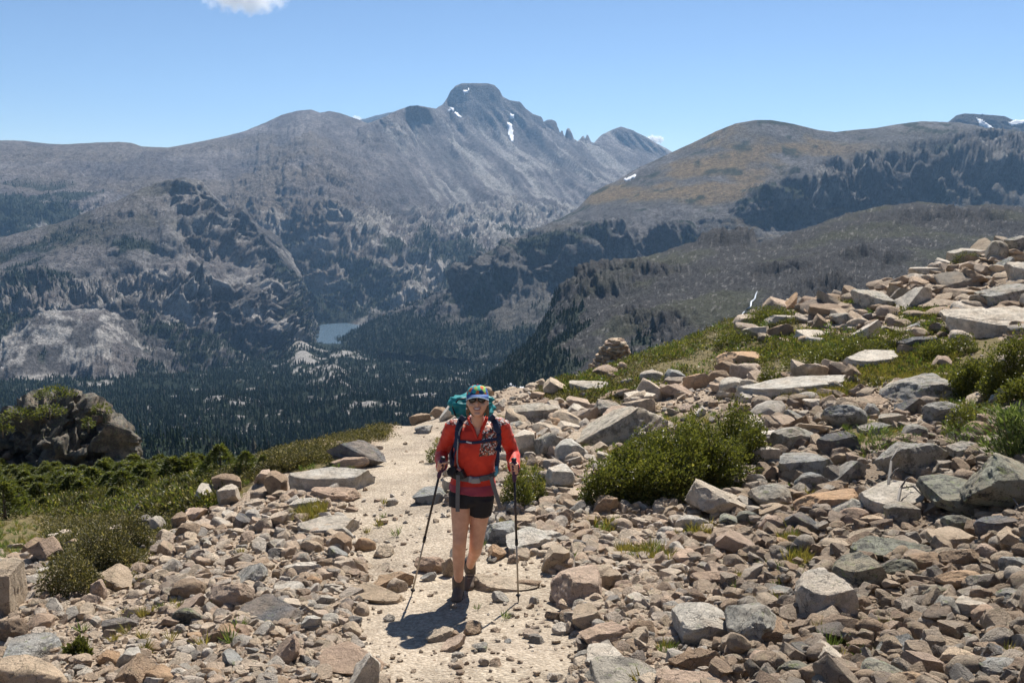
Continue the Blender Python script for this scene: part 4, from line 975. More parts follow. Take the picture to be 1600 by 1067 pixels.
# ------------------------------------------------------------------ plants
def leaf_mat(name, c0, c1, c2, gloss=.45, trans=.35):
    m, t, b = mat_new(name, gloss, .5)
    a = N(t, 'ShaderNodeVertexColor', layer_name='Col'); s = N(t, 'ShaderNodeSeparateColor'); t.links.new(a.outputs[0], s.inputs[0])
    c = ramp(t, s.outputs[0], (0, c0), (.55, c1), (1, c2)); t.links.new(c, b.inputs['Base Color'])
    tr = N(t, 'ShaderNodeBsdfTranslucent'); t.links.new(mix(t, 1., c, (1.15, 1.2, .6), 'MULTIPLY'), tr.inputs[0])
    mx = N(t, 'ShaderNodeMixShader'); mx.inputs[0].default_value = trans
    t.links.new(b.outputs[0], mx.inputs[1]); t.links.new(tr.outputs[0], mx.inputs[2]); t.links.new(mx.outputs[0], t.nodes['Material Output'].inputs[0])
    return m
M_willow = leaf_mat('willow_leaves', (.05, .06, .015), (.135, .14, .036), (.34, .30, .09), .38, .45)
M_brownleaf = leaf_mat('heath_leaves', (.05, .05, .018), (.125, .11, .042), (.44, .36, .20), .6, .3)
M_blade = leaf_mat('grass_blades', (.10, .11, .03), (.24, .20, .06), (.46, .34, .13), .6, .35)
M_green = leaf_mat('alpine_herb_leaves', (.05, .085, .02), (.12, .165, .045), (.25, .28, .09), .45, .4)
M_spruce = leaf_mat('spruce_needles', (.045, .055, .015), (.13, .145, .04), (.30, .27, .09), .6, .45)
M_strap = leaf_mat('strap_leaves', (.045, .07, .022), (.12, .16, .05), (.30, .34, .15), .4, .35)
M_stem = flat_mat('shrub_wood', (.16, .125, .10), .9, .3, 40)
M_bleached = flat_mat('bleached_wood', (.17, .155, .14), .9, .25, 25)

def leaves(C, L, Wd, dirs, val):
    """folded leaf blades: centres C, length L, width Wd, direction of each"""
    n = len(C); d = dirs/np.linalg.norm(dirs, axis=1, keepdims=True); r = rng.normal(size=(n, 3)); s = np.cross(d, r); s /= np.linalg.norm(s, axis=1, keepdims=True)
    u = np.cross(s, d); L = np.asarray(L)[:, None]; Wd = np.asarray(Wd)[:, None]
    V = np.stack([C, C+d*L*.5+s*Wd*.5+u*Wd*.18, C+d*L, C+d*L*.5-s*Wd*.5+u*Wd*.18], 1).reshape(-1, 3)
    i = np.arange(n)[:, None]*4; Fc = np.concatenate([i+np.array([[0, 1, 2]]), i+np.array([[0, 2, 3]])])
    return V, Fc, np.repeat(np.asarray(val), 4)
def leaf_mesh(name, V, Fc, val): return fast_mesh(name, V, Fc, False, np.repeat(val[:, None], 3, 1))
def tube(bm, pts, rad, sides=6, cap=True):
    """a tapered tube along points, added to a bmesh"""
    pts = [Vector(p) for p in pts]; rad = rad if hasattr(rad, '__len__') else [rad]*len(pts); rings = []
    for i, p in enumerate(pts):
        d = (pts[min(i+1, len(pts)-1)]-pts[max(i-1, 0)]).normalized()
        a = d.orthogonal().normalized() if i == 0 else (a-d*a.dot(d)).normalized(); b_ = d.cross(a)
        rings.append([bm.verts.new(p+(a*math.cos(k*2*math.pi/sides)+b_*math.sin(k*2*math.pi/sides))*rad[i]) for k in range(sides)])
    for q, w in zip(rings, rings[1:]):
        for k in range(sides): bm.faces.new((q[k], q[(k+1) % sides], w[(k+1) % sides], w[k]))
    if cap: bm.faces.new(rings[0][::-1]); bm.faces.new(rings[-1])
def shrub(name, label, lobes, nleaf, lsize, mat, up=.5, thin=.5, group=None, cat='shrub', pale=0., nstem=7):
    """lobes: outline boxes in the photograph (x0,y0,x1,y1[,depth factor]); each becomes a rounded mass on the ground"""
    E = []
    for q in lobes:
        x0, y0, x1, y1 = q[:4]; p = hit((x0+x1)/2, y1-2); D = p[1]/ray((x0+x1)/2, y1)[1]; k = D/F; w = (x1-x0)*k/2; h = (y1-y0)*k
        w *= 1.1; h *= 1.08; a = math.atan2(CAM_Z-p[2], p[1]); dp = min(w*(q[4] if len(q) > 4 else .7), h*.36/math.sin(a)); b_ = h-dp*math.sin(a); hz_ = max(math.sqrt(max(b_*b_-(dp*math.sin(a))**2, 0))/math.cos(a), .3*w)
        cy_ = p[1]+dp; cx_ = p[0]*cy_/p[1]; E.append((cx_, cy_, ground1(cx_, cy_), w, dp, hz_))
    root = empty(name, (E[0][0], E[0][1], E[0][2])); tag(root, label, cat, group); o0 = np.array(E[0][:3])
    vol = np.array([e[3]*e[4]*e[5] for e in E])**.75; vol /= vol.sum(); VV, FF, CC, nb = [], [], [], 0; stems = []
    for (x, y, z, w, dp, h), f in zip(E, vol):
        n = int(nleaf*f*1.7); d = rng.normal(size=(n, 3)); d[:, 2] = np.abs(d[:, 2])*.9-.12; d /= np.linalg.norm(d, axis=1, keepdims=True)
        r = 1.04-.45*rng.random(n)**1.4; lum = fbm(d*2.6+x*3, 3, 800+int(abs(x)*9)); r = r*(.78+.46*lum)
        c = np.stack([x+d[:, 0]*r*w, y+d[:, 1]*r*dp, z+d[:, 2]*r*h], -1)
        gap = fbm(c*(2.2/lsize*.025)+5, 3, 820); keep = gap > -.42+(.0 if thin < .6 else .16); c, d = c[keep], d[keep]; n = len(c)
        gz_ = ground(c[:, 0], c[:, 1]); c[:, 2] = np.maximum(c[:, 2], gz_+.01)
        dr = d+np.array([0, 0, up])+rng.normal(0, .75, (n, 3)); L = lsize*rng.uniform(.7, 1.4, n)
        val = np.clip(rng.beta(2, 3.2, n)+(rng.random(n) < pale)*.6, 0, 1)
        V, Fc, vv = leaves(c-o0, L, L*.52, dr, val); VV.append(V); FF.append(Fc+nb); CC.append(vv); nb += len(V)
        for _ in range(max(3, int(nstem*f+1))):
            an = rnd.uniform(0, 6.28); e = rnd.uniform(.3, 1.0); tip = Vector((x+math.cos(an)*w*e*.85, y+math.sin(an)*dp*e*.85, z+h*math.sqrt(max(.05, 1-e*e))*.95))-Vector(o0)
            b_ = Vector((x+math.cos(an)*w*.15, y+math.sin(an)*dp*.15, z-.04))-Vector(o0)
            stems.append([b_, b_.lerp(tip, .4)+Vector((rnd.gauss(0, .04), rnd.gauss(0, .04), .05*h)), b_.lerp(tip, .75)+Vector((rnd.gauss(0, .03), rnd.gauss(0, .03), .03)), tip])
    link('foliage', leaf_mesh('foliage', np.concatenate(VV), np.concatenate(FF), np.concatenate(CC)), mat, root)
    for s in stems:
        bm = bmesh.new(); th = max(.004, min(.012, .008*(E[0][3]))); tube(bm, s, [th, th*.8, th*.5, th*.25], 5); link('stem', bm_mesh(bm, 'stem'), M_stem, root)
    return root
SHG = 'willow shrubs on the stony slope'
shrub('willow_shrub', 'large dark green willow shrub in the middle of the stony slope', [(900,718,975,800),(930,690,1020,786),(985,665,1072,776),(1040,642,1135,762),(1100,628,1195,732),(1010,722,1092,797),(1080,690,1165,766),(958,738,1040,802),(1140,652,1208,736),(975,650,1050,730),(985,660,1190,785),(920,690,1100,800)], 44000, .034, M_willow, group=SHG, nstem=14)
shrub('willow_shrub', 'small green shrub just right of the hiker\'s shorts', [(780,722,838,805),(812,735,860,792)], 3800, .024, M_willow, group=SHG)
shrub('willow_shrub', 'tiny green shrub left of the hiker on the path edge', [(665,692,700,724)], 900, .022, M_willow, group=SHG, nstem=4)
shrub('willow_shrub', 'big bright green willow filling the right edge of the hillside', [(1480,545,1570,625),(1530,520,1640,625),(1560,575,1650,640)], 16000, .036, M_willow, group=SHG, nstem=10)
shrub('willow_shrub', 'low willow left of the big right-edge willow', [(1428,528,1500,572),(1470,520,1530,560)], 3200, .032, M_willow, group=SHG)
shrub('willow_shrub', 'spreading willow mat across the hillside above the pale lichened hump', [(1215,535,1310,585),(1290,520,1390,570),(1350,505,1440,555)], 6500, .034, M_willow, group=SHG)
shrub('willow_shrub', 'willow clump between the orange grass and the pale lichened hump', [(1312,580,1372,620),(1350,572,1400,612)], 2200, .03, M_willow, group=SHG)
shrub('willow_shrub', 'ragged shaded willow under the big right-edge willow', [(1470,628,1530,690),(1500,610,1560,670)], 3200, .03, M_willow, group=SHG, thin=.7)
shrub('willow_shrub', 'dark rounded willow on the crest below the pointed orange stone', [(1108,515,1180,550),(1160,480,1250,508)], 3000, .038, M_willow, group=SHG)
shrub('willow_shrub', 'small willow right of the rock jumble', [(1180,572,1222,606)], 1300, .03, M_willow, group=SHG, nstem=4)
shrub('heath_shrub', 'brownish shrub with pale buds on the left slope', [(60,855,165,945),(100,810,215,910),(165,790,245,870),(150,850,235,900)], 15000, .022, M_brownleaf, group='heath shrubs', pale=.10, nstem=12)
shrub('heath_shrub', 'small green shrub beside the big corner boulder', [(98,1000,145,1035)], 1100, .022, M_willow, group='heath shrubs', nstem=4)
shrub('heath_shrub', 'brown heath cushion behind the standing tan block', [(400,702,520,742),(330,722,430,752)], 6000, .028, M_brownleaf, group='heath shrubs', pale=.12)
shrub('heath_shrub', 'brown heath mound around the grey rock at the meadow edge', [(285,745,345,780)], 1700, .026, M_brownleaf, group='heath shrubs', pale=.12)
shrub('heath_shrub', 'mossy heath cushion on the skyline slab', [(1483,398,1535,418)], 900, .035, M_willow, group='heath shrubs', nstem=3)

def strap_plant(label, x, y, hpx, n, wpx, mat=M_strap, curl=.5):
    p = hit(x, y); D = p[1]/ray(x, y)[1]; k = D/F; root = empty('leafy_plant', p); tag(root, label, 'plant', 'upright leafy plants')
    for s in range(3 if hpx < 60 else 5):
        bx = (rnd.uniform(-.5, .5)*wpx*k, rnd.uniform(-.3, .3)*wpx*k, hpx*k*rnd.uniform(.55, .85)); bm = bmesh.new()
        tube(bm, [(bx[0]*.3, bx[1]*.3, -.02), (bx[0]*.7, bx[1]*.7, bx[2]*.55), bx], [.006, .005, .003], 5); link('stem', bm_mesh(bm, 'stem'), M_stem, root)
    c = np.stack([rng.normal(0, .28, n)*wpx*k, rng.normal(0, .22, n)*wpx*k, rng.uniform(.05, .85, n)*hpx*k], -1)
    d = np.stack([c[:, 0]*1.6/(wpx*k)+rng.normal(0, .45, n), rng.normal(0, .5, n), rng.uniform(.3, 1.1, n)], -1); L = np.minimum(hpx*k*rng.uniform(.22, .42, n), rng.uniform(.05, .12, n))
    V, Fc, vv = leaves(c, L, L*.16, d, rng.beta(2, 2.5, n)); link('foliage', leaf_mesh('foliage', V, Fc, vv), mat, root)
strap_plant('strap-leaved plant between the dark grey block and the big grey boulder', 1368, 712, 46, 260, 62)
strap_plant('dark narrow-leaved bush at the right edge above the overhanging boulder', 1590, 718, 90, 2600, 85)
strap_plant('single leafy sprig on the greenish ledge beside the dead branch', 1432, 785, 30, 34, 26)
strap_plant('bright leafy tuft below the right-hand willow', 1500, 700, 40, 160, 44)
strap_plant('short pale green herb left of the dark angular rock', 1420, 700, 24, 70, 30)
# dead branches
def branch(label, pts, r0):
    P3 = []
    for (x, y, lift) in pts:
        p = hit(x, y); P3.append(Vector(p)+Vector((0, 0, lift)))
    root = empty('dead_branch', P3[0]); tag(root, label, 'branch', 'bleached dead branches'); bm = bmesh.new(); P3 = [q-Vector(root.location) for q in P3]
    tube(bm, P3, [r0*(1-.7*i/(len(P3)-1)) for i in range(len(P3))], 6); link('branch_wood', bm_mesh(bm, 'branch_wood'), M_bleached, root)
    for i in (1, 2):
        bm = bmesh.new(); a = P3[i]; tube(bm, [a, a+Vector((.06, .02, .09)), a+Vector((.10, .03, .11))], [r0*.5, r0*.35, r0*.15], 5); link('twig', bm_mesh(bm, 'twig'), M_bleached, root)
branch('curved grey dead branch lying over the pale sloping boulder', [(1385,835,.05),(1400,815,.12),(1405,798,.22),(1425,797,.24),(1438,806,.2)], .022)
branch('short dead stick standing on the pale sloping boulder', [(1382,792,.10),(1388,780,.2),(1390,765,.3),(1398,752,.33)], .026)
branch('bleached root poking out under the overhanging boulder', [(1548,792,.1),(1562,790,.16),(1578,798,.14),(1590,806,.08)], .018)

# --- low heath, grass
def sprig(name, n, rad, hgt, L, mat, pale, seed, aspect=.5):
    global rng
    d = rng.normal(size=(n, 3)); d[:, 2] = np.abs(d[:, 2]); d /= np.linalg.norm(d, axis=1, keepdims=True)
    c = d*np.array([rad, rad, hgt])*(.5+.5*rng.random((n, 1))); V, Fc, vv = leaves(c, L*rng.uniform(.7, 1.3, n), L*aspect*np.ones(n), d+rng.normal(0, .6, (n, 3))+np.array([0, 0, .4]), np.clip(rng.beta(2, 3, n)+(rng.random(n) < pale)*.6, 0, 1))
    me = leaf_mesh(name, V, Fc, vv); me.materials.append(mat); return me
def tuft(name, n, h, mat):
    an = rng.uniform(0, 6.28, n); c = np.stack([np.cos(an)*.02*rng.random(n), np.sin(an)*.02*rng.random(n), np.zeros(n)], -1)
    d = np.stack([np.cos(an)*.55, np.sin(an)*.55, np.ones(n)], -1)+rng.normal(0, .22, (n, 3)); L = h*rng.uniform(.5, 1.1, n)
    V, Fc, vv = leaves(c, L, np.full(n, .0065), d, rng.beta(2, 2, n)); me = leaf_mesh(name, V, Fc, vv); me.materials.append(mat); return me
cp_ = np.stack([cen[..., 0], cen[..., 1], cen[..., 2]], -1)
tmask = smooth(.3, .6, turf_mask(cpx, cpy, cen)+.35*fbm(cen/.5, 3, 860))*vis*(1-trail_mask(cpx, cpy))
def box(x0, y0, x1, y1, e=12): return smooth(x0-e, x0+e, cpx)*(1-smooth(x1-e, x1+e, cpx))*smooth(y0-e, y0+e, cpy)*(1-smooth(y1-e, y1+e, cpy))
heathz = np.clip(box(230, 650, 620, 800)*(cpy < 850-.28*cpx+15)+box(70, 780, 270, 940)+box(840, 560, 1020, 640)*.8, 0, 1)*tmask*(cen[..., 1] < 26)
greenz = np.clip(box(860, 470, 1480, 625)-box(1160, 598, 1330, 632), 0, 1)*tmask*(cen[..., 1] > 13)
ochrez = np.clip(box(1160, 596, 1330, 645)+.7*box(1330, 560, 1480, 620)+.05*box(880, 810, 1110, 890)+.06*box(1200, 800, 1280, 910)+.5*box(640, 650, 720, 690)+.4*box(455,785,510,830), 0, 1)*tmask
def plants(name, wt, n, protos, s0, s1, label, tilt=.2):
    p = sample(wt*cell_a, n); s = rng.uniform(s0, s1, n); o = scatter(name, p, np.repeat(s[:, None], 3, 1), np.stack([rng.normal(0, tilt, n), rng.normal(0, tilt, n), rng.uniform(0, 6.28, n)], -1), protos)
    return tag(o, label, 'ground cover', kind='stuff')
plants('heath', heathz, 9000, [sprig('heath%d' % i, 26, .07, .06, .024, M_brownleaf, .16, i) for i in range(4)], .8, 1.7, 'brown heath with pale seed heads along the left crest')
plants('ground_cover', greenz*np.clip(.45+1.6*fbm(cen/1.3, 3, 871), .03, 1.5), 8000, [sprig('cover%d' % i, 26, .09, .07, .034, [M_willow, M_brownleaf, M_brownleaf, M_green, M_willow][i % 5], .05, i) for i in range(5)], .9, 2.0, 'mat of low green willow and herbs on the hillside')
plants('dry_grass', ochrez, 5000, [tuft('dry%d' % i, 22, .11, M_blade) for i in range(3)], .8, 1.7, 'orange and green dry grass between the slabs')
loose = np.clip(tmask*.5+.05*(dens > 0)*smooth(.15, .4, fbm(cen/.7, 3, 880)), 0, 1)*vis*(cen[..., 1] < 17)*(1-heathz)
plants('grass_tufts', loose, 1300, [tuft('tuft%d' % i, 26, .10, [M_blade, M_green][i % 2]) for i in range(4)], .6, 1.35, 'scattered grass tufts growing among the stones')

# --- meadow and krummholz on the left
def spruce_mesh(name, seed, squat):
    n = 1500; h = rng.random(n)**.8; an = rng.uniform(0, 6.28, n); lob = 1+.35*np.sin(an*3+seed)+.2*np.sin(an*5+2*seed)
    r = (1-h**1.4)*(.45+.1*squat)*lob*(.55+.45*rng.random(n)**.5)+.02; c = np.stack([np.cos(an)*r, np.sin(an)*r, h*.95], -1)
    d = np.stack([np.cos(an), np.sin(an), rng.uniform(.1, .9, n)], -1)+rng.normal(0, .35, (n, 3)); L = rng.uniform(.08, .17, n)
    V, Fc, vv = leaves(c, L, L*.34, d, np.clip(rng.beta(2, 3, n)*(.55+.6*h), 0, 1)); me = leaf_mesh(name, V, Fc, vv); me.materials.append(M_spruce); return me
SPR = [spruce_mesh('spruce%d' % i, i, i % 2) for i in range(4)]
bm = bmesh.new(); tube(bm, [(0, 0, -.1), (.01, 0, .4), (0, .01, .85)], [.05, .035, .012], 6); TRUNK = bm_mesh(bm, 'trunk'); TRUNK.materials.append(M_stem)
def dwarf(label, x, y, hpx, wf=1.):
    p = hit(x, y, 12, 60)
    if p is None: print('no spruce', x, y); return
    D = p[1]/ray(x, y)[1]; h = hpx*D/F; root = empty('dwarf_spruce', p); tag(root, label, 'tree', 'dwarf spruces of the meadow')
    c = link('crown', SPR[rnd.randrange(4)], parent=root); c.scale = (h*wf, h*wf, h); c.rotation_euler.z = rnd.uniform(0, 6); t_ = link('trunk', TRUNK, parent=root); t_.scale = (h, h, h)
for x, y, h, w, l in [(412,738,28,1.1,'dwarf spruce at the right end of the thicket beside the crest heath'),(385,742,38,1.0,'tallest dark spruce at the right of the thicket'),(345,745,52,1.0,'dark spruce standing out above the heath crest'),(318,754,30,1.1,'bushy dwarf spruce left of the dark tall one'),
  (290,770,26,1.2,'spruce bush behind the grey meadow-edge rock'),(262,775,24,1.3,'round spruce bush at the thicket\'s right front'),(225,772,26,1.2,'dark spruce bush in the middle front of the thicket'),(180,786,26,1.3,'spruce bush nearest the flat dark stones'),(130,793,22,1.4,'broad spruce bush behind the grass patch'),
  (70,798,22,1.4,'spruce bush at the left front of the thicket'),(8,812,62,.9,'tall spruce cut by the left edge'),(30,800,40,1.1,'spruce bush next to the left-edge spruce'),(205,752,20,1.2,'spruce bush at the right foot of the rock outcrop'),(160,756,20,1.2,'spruce bush under the outcrop\'s dark cleft')]: dwarf(l, x, y, h, w)
mz = box(-40, 735, 330, 800, 14)*(cen[..., 1] > 13)*(cen[..., 1] < 60)*(cpy < 832-.1*cpx)
p = sample((mz*(cen[..., 1] > 20)*np.clip(.5+1.2*fbm(cen/3., 3, 890), .02, 2))*cell_a, 330); s = rng.uniform(.25, .62, 330)
tag(scatter('spruce_thicket', p-np.array([0, 0, .05]), np.stack([s*1.3, s*1.3, s], -1), np.stack([0*s, 0*s, rng.uniform(0, 6, 330)], -1), SPR), 'thicket of low green krummholz spruce on the left meadow', 'thicket', kind='stuff')
plants('meadow_cover', mz*np.clip(.5+1.2*fbm(cen/1.5, 3, 895), .03, 2), 8000, [sprig('meadow%d' % i, 34, .16, .09, .042, [M_brownleaf, M_spruce, M_brownleaf, M_willow][i], .03, i) for i in range(4)], .8, 1.9, 'green meadow herbs and grass around the krummholz')

# --- rock outcrop beyond the meadow
sil = np.array([(-60,662),(0,655),(30,636),(60,622),(90,616),(130,620),(150,632),(166,645),(176,660),(198,668),(212,682),(216,700),(217,750)], float)
o_root = empty('rock_outcrop', at(90, 745, 36)); tag(o_root, 'dark knobbly rock outcrop rising behind the green thicket', 'outcrop')
o0 = np.array(o_root.location); M_crag = rock_mat('crag_rock', False)
def sx(f): return [(x, np.interp(x, sil[:, 0], sil[:, 1])*f+(1-f)*752) for x in np.arange(-90, 184, 6)]
LO = Loft([[(x, 775, 34.6) for x, _ in sx(1)]+[(190, 775, 36.), (198, 776, 37.)], [(x, y, 35.2+.5*math.cos(x/30)) for x, y in sx(.3)]+[(190, 735, 36.2), (198, 770, 37.)],
 [(x, y, 35.7+.6*math.cos(x/24+1)) for x, y in sx(.62)]+[(190, 705, 36.5), (197, 768, 37.)], [(x, y, 36.3+.5*math.cos(x/19)) for x, y in sx(.88)]+[(189, 690, 36.9), (197, 766, 37.)],
 [(x, y+2, 37.8) for x, y in sx(1)]+[(189, 686, 37.6), (197, 765, 37.6)]], -90, 197, 1.2, vstep=1.3, back=.7, drop=.5)
Po = LO.P; blk = fbm(Po/np.array([.9, .9, 1.5]), 3, 571); blk2 = fbm(Po/.42, 3, 575)
LO.displace(.50*np.tanh(blk*7)+.20*np.tanh(blk2*6)+.16*fbm(Po/.3, 4, 581, .6, ridged=True)+.05, .5)
mass = link('rock_mass', fast_mesh('rock_mass', LO.P.reshape(-1, 3)-o0, grid_faces(*LO.P.shape[:2])), M_crag, o_root); mass.color = (.135, .124, .108, .9); mass.data.set_sharp_from_angle(angle=math.radians(35))
for q in range(46):
    x = rnd.uniform(-50, 186); top = np.interp(x, sil[:, 0], sil[:, 1]); y = rnd.uniform(top+8, 745); f = (752-y)/(752-top)
    s = rnd.uniform(10, 24); kd = rnd.choice('BBWS'); D = 35.0+1.6*f; S = s*D/F
    o = rock_obj('rock_block', MID[kd][rnd.randrange(5)], at(x, y, D)-o0, (S*1.2, S*1.6, S), (1, 1, 1, 1), rnd.uniform(-30, 30), rnd.uniform(-15, 15), rnd.uniform(-15, 15)); o.parent = o_root; o.color = tuple(v*rnd.uniform(.8, 1.25) for v in (.12, .10, .08))+(.8,)
def crown_moss(label, x, y, w, h, D):
    c = at(x, y, D); k = D/F; root = empty('outcrop_bush', c); tag(root, label, 'bush', 'bushes on the rock outcrop'); n = int(9*w)
    d = rng.normal(size=(n, 3)); d[:, 2] = np.abs(d[:, 2]); d /= np.linalg.norm(d, axis=1, keepdims=True); pp = d*np.array([w*k/2, w*k/2*.8, h*k])*(.6+.5*rng.random((n, 1)))
    L = rng.uniform(.06, .13, n); V, Fc, vv = leaves(pp, L, L*.4, d+rng.normal(0, .4, (n, 3)), rng.beta(2, 2.4, n)); link('foliage', leaf_mesh('foliage', V, Fc, vv), M_spruce, root)
    bm = bmesh.new(); tube(bm, [(0, 0, -.2), (0, 0, h*k*.6)], [.03, .015], 5); link('stem', bm_mesh(bm, 'stem'), M_stem, root)
for a in [('olive bush crowning the top of the outcrop',86,620,62,16,36.2),('green bush on the outcrop\'s left shoulder',34,655,66,18,35.2),('bush in the upper middle cleft of the outcrop',78,648,46,16,35.0),('small bush at the left end of the outcrop',4,676,34,14,34.8),('dark bush on the outcrop\'s upper right corner',158,646,28,16,36.2),('little green bush on the outcrop face',138,668,20,16,34.9)]: crown_moss(*a)

# --- cairn on the crest
cb = at(962, 583, 29.4); cb[2] = ground1(cb[0], cb[1]); c_root = empty('cairn', cb); tag(c_root, 'tall cairn of stacked tan stones on the crest', 'cairn')
k = 30/F; z = 0.; lay = 0
while z < 46*k:
    f = z/(46*k); rad = (27*(1-f)**.75+5)*k; n = max(3, int(2*math.pi*rad/(.21)))
    for q in range(n+(1 if f < .8 else 0)):
        an = q*2*math.pi/n+lay*.7+rnd.uniform(-.2, .2); rr = rad*rnd.uniform(.75, 1.0) if q < n else 0
        o = rock_obj('stone', MID[rnd.choice('BSRS')][rnd.randrange(5)], (math.cos(an)*rr*1.05-.12*(1-f), math.sin(an)*rr*.9, z+.04), (rnd.uniform(.20, .38), rnd.uniform(.18, .3), rnd.uniform(.10, .17)), TINT[rnd.choice('ttpbtb')], math.degrees(an)+90+rnd.uniform(-30, 30), rnd.uniform(-10, 10), rnd.uniform(-10, 10)); o.parent = c_root
    z += .095; lay += 1
# ------------------------------------------------------------------ the hiker
from mathutils.bvhtree import BVHTree
HY = 7.1
DY = float(hit(716, 938)[1])-7.1; print('hiker shift', DY)
H0 = np.array(at(722, 935, HY+DY)); H0[2] = ground1(H0[0], H0[1])
def J(px, py, Y): return Vector(at(px, py, Y+DY)-H0)          # a joint, in the hiker's own space
person = empty('person', H0); tag(person, 'smiling hiker in red shirt, black shorts and colourful cap walking with two poles', 'person')
def oval(bm, pts, rad, sides=18):
    """limb: tube with an oval section, rad = (across, deep) at every joint"""
    pts = [Vector(p) for p in pts]; rings = []
    for i, p in enumerate(pts):
        d = (pts[min(i+1, len(pts)-1)]-pts[max(i-1, 0)]).normalized(); x = Vector((1, 0, 0)); a = (x-d*x.dot(d))
        a = a.normalized() if a.length > .2 else d.orthogonal().normalized(); b_ = d.cross(a); ra, rb = rad[i] if hasattr(rad[i], '__len__') else (rad[i], rad[i])
        rings.append([bm.verts.new(p+a*math.cos(k*2*math.pi/sides)*ra+b_*math.sin(k*2*math.pi/sides)*rb) for k in range(sides)])
    for q, w in zip(rings, rings[1:]):
        for k in range(sides): bm.faces.new((q[k], q[(k+1) % sides], w[(k+1) % sides], w[k]))
    bm.faces.new(rings[0][::-1]); bm.faces.new(rings[-1])
def ball(bm, c, r, rot=None, fn=None):
    g = bmesh.ops.create_uvsphere(bm, u_segments=20, v_segments=14, radius=1)
    M = Matrix.Translation(c) @ (rot.to_4x4() if rot else Matrix()) @ Matrix.Diagonal((*r, 1))
    for v in g['verts']:
        if fn: v.co = fn(v.co)
        v.co = M @ v.co
def spline(pts, n=4):
    """denser joints along a limb: points with radii, Catmull-Rom"""
    P = np.array([[*p, *(r if hasattr(r, '__len__') else (r, r))] for p, r in pts], float); o = cat_rom(P[:, None, :], [n]*(len(P)-1))[:, 0] if False else None
    Q = np.concatenate([[2*P[0]-P[1]], P, [2*P[-1]-P[-2]]]); out = []
    for i in range(len(P)-1):
        for k in range(n):
            t = k/n; a, b, c, d = Q[i:i+4]; out.append(.5*(2*b+(c-a)*t+(2*a-5*b+4*c-d)*t*t+(3*b-a-3*c+d)*t**3))
    out.append(P[-1]); out = np.array(out); return [Vector(q[:3]) for q in out], [tuple(np.maximum(q[3:], .003)) for q in out]
def weld(bm, name, voxel, sm=3, ratio=1.):
    """fuse the overlapping pieces of a bmesh into one continuous skin"""
    bmesh.ops.recalc_face_normals(bm, faces=bm.faces); me = bm_mesh(bm, name); o = bpy.data.objects.new('weld', me); COL.objects.link(o)
    r = o.modifiers.new('r', 'REMESH'); r.mode = 'VOXEL'; r.voxel_size = voxel
    s = o.modifiers.new('s', 'SMOOTH'); s.factor = .5; s.iterations = sm
    if ratio < 1: d = o.modifiers.new('d', 'DECIMATE'); d.ratio = ratio
    out = bpy.data.meshes.new_from_object(o.evaluated_get(bpy.context.evaluated_depsgraph_get())); bpy.data.objects.remove(o); out.name = name
    out.polygons.foreach_set('use_smooth', np.ones(len(out.polygons), bool)); return out
# joints
hipL, hipR = J(722, 772, 7.13), J(752, 774, 7.13)
kneeL, ankL = J(718, 846, 7.08), J(716, 912, 7.19)
kneeR, ankR = J(744, 852, 7.17), J(734, 884, 7.50)
shL, elL, haL = J(709, 667, 7.12), J(690, 708, 7.27), J(690, 733, 6.95)
shR, elR, haR = J(783, 665, 7.12), J(801, 706, 7.25), J(803, 738, 6.95)
headc = J(746, 628, 7.02); RH = Euler((math.radians(-17), 0, 0)).to_matrix()
def HD(*v): return headc+RH @ Vector(v)
LEG_L = [(hipL, (.088, .10)), (hipL.lerp(kneeL, .35), (.080, .088)), (hipL.lerp(kneeL, .75), (.062, .066)), (kneeL, (.054, .058)), (kneeL.lerp(ankL, .3)+Vector((-.004, .014, 0)), (.052, .058)), (kneeL.lerp(ankL, .65), (.041, .045)), (ankL, (.034, .04))]
LEG_R = [(hipR, (.088, .10)), (hipR.lerp(kneeR, .35), (.080, .088)), (hipR.lerp(kneeR, .75), (.062, .066)), (kneeR, (.054, .058)), (kneeR.lerp(ankR, .3)+Vector((.006, .01, 0)), (.050, .056)), (kneeR.lerp(ankR, .65), (.040, .045)), (ankR, (.034, .04))]
TORSO = [(J(737, 784, 7.13), (.09, .07)), (J(737, 772, 7.13), (.168, .115)), (J(739, 750, 7.13), (.158, .105)), (J(741, 728, 7.12), (.142, .098)), (J(743, 700, 7.11), (.155, .112)), (J(745, 682, 7.11), (.162, .108)), (J(745, 668, 7.11), (.150, .085)), (J(745, 660, 7.11), (.08, .06))]
NECK = [(J(745, 668, 7.10), (.062, .06)), (J(746, 655, 7.07), (.05, .052)), (J(746, 640, 7.05), (.048, .05))]
def arm(sh, el, ha, k=0.): return [(sh, .056+k), (sh.lerp(el, .5), .045+k), (el, .038+k), (el.lerp(ha, .35), .037+k), (el.lerp(ha, .8), .026+k*1.3)]
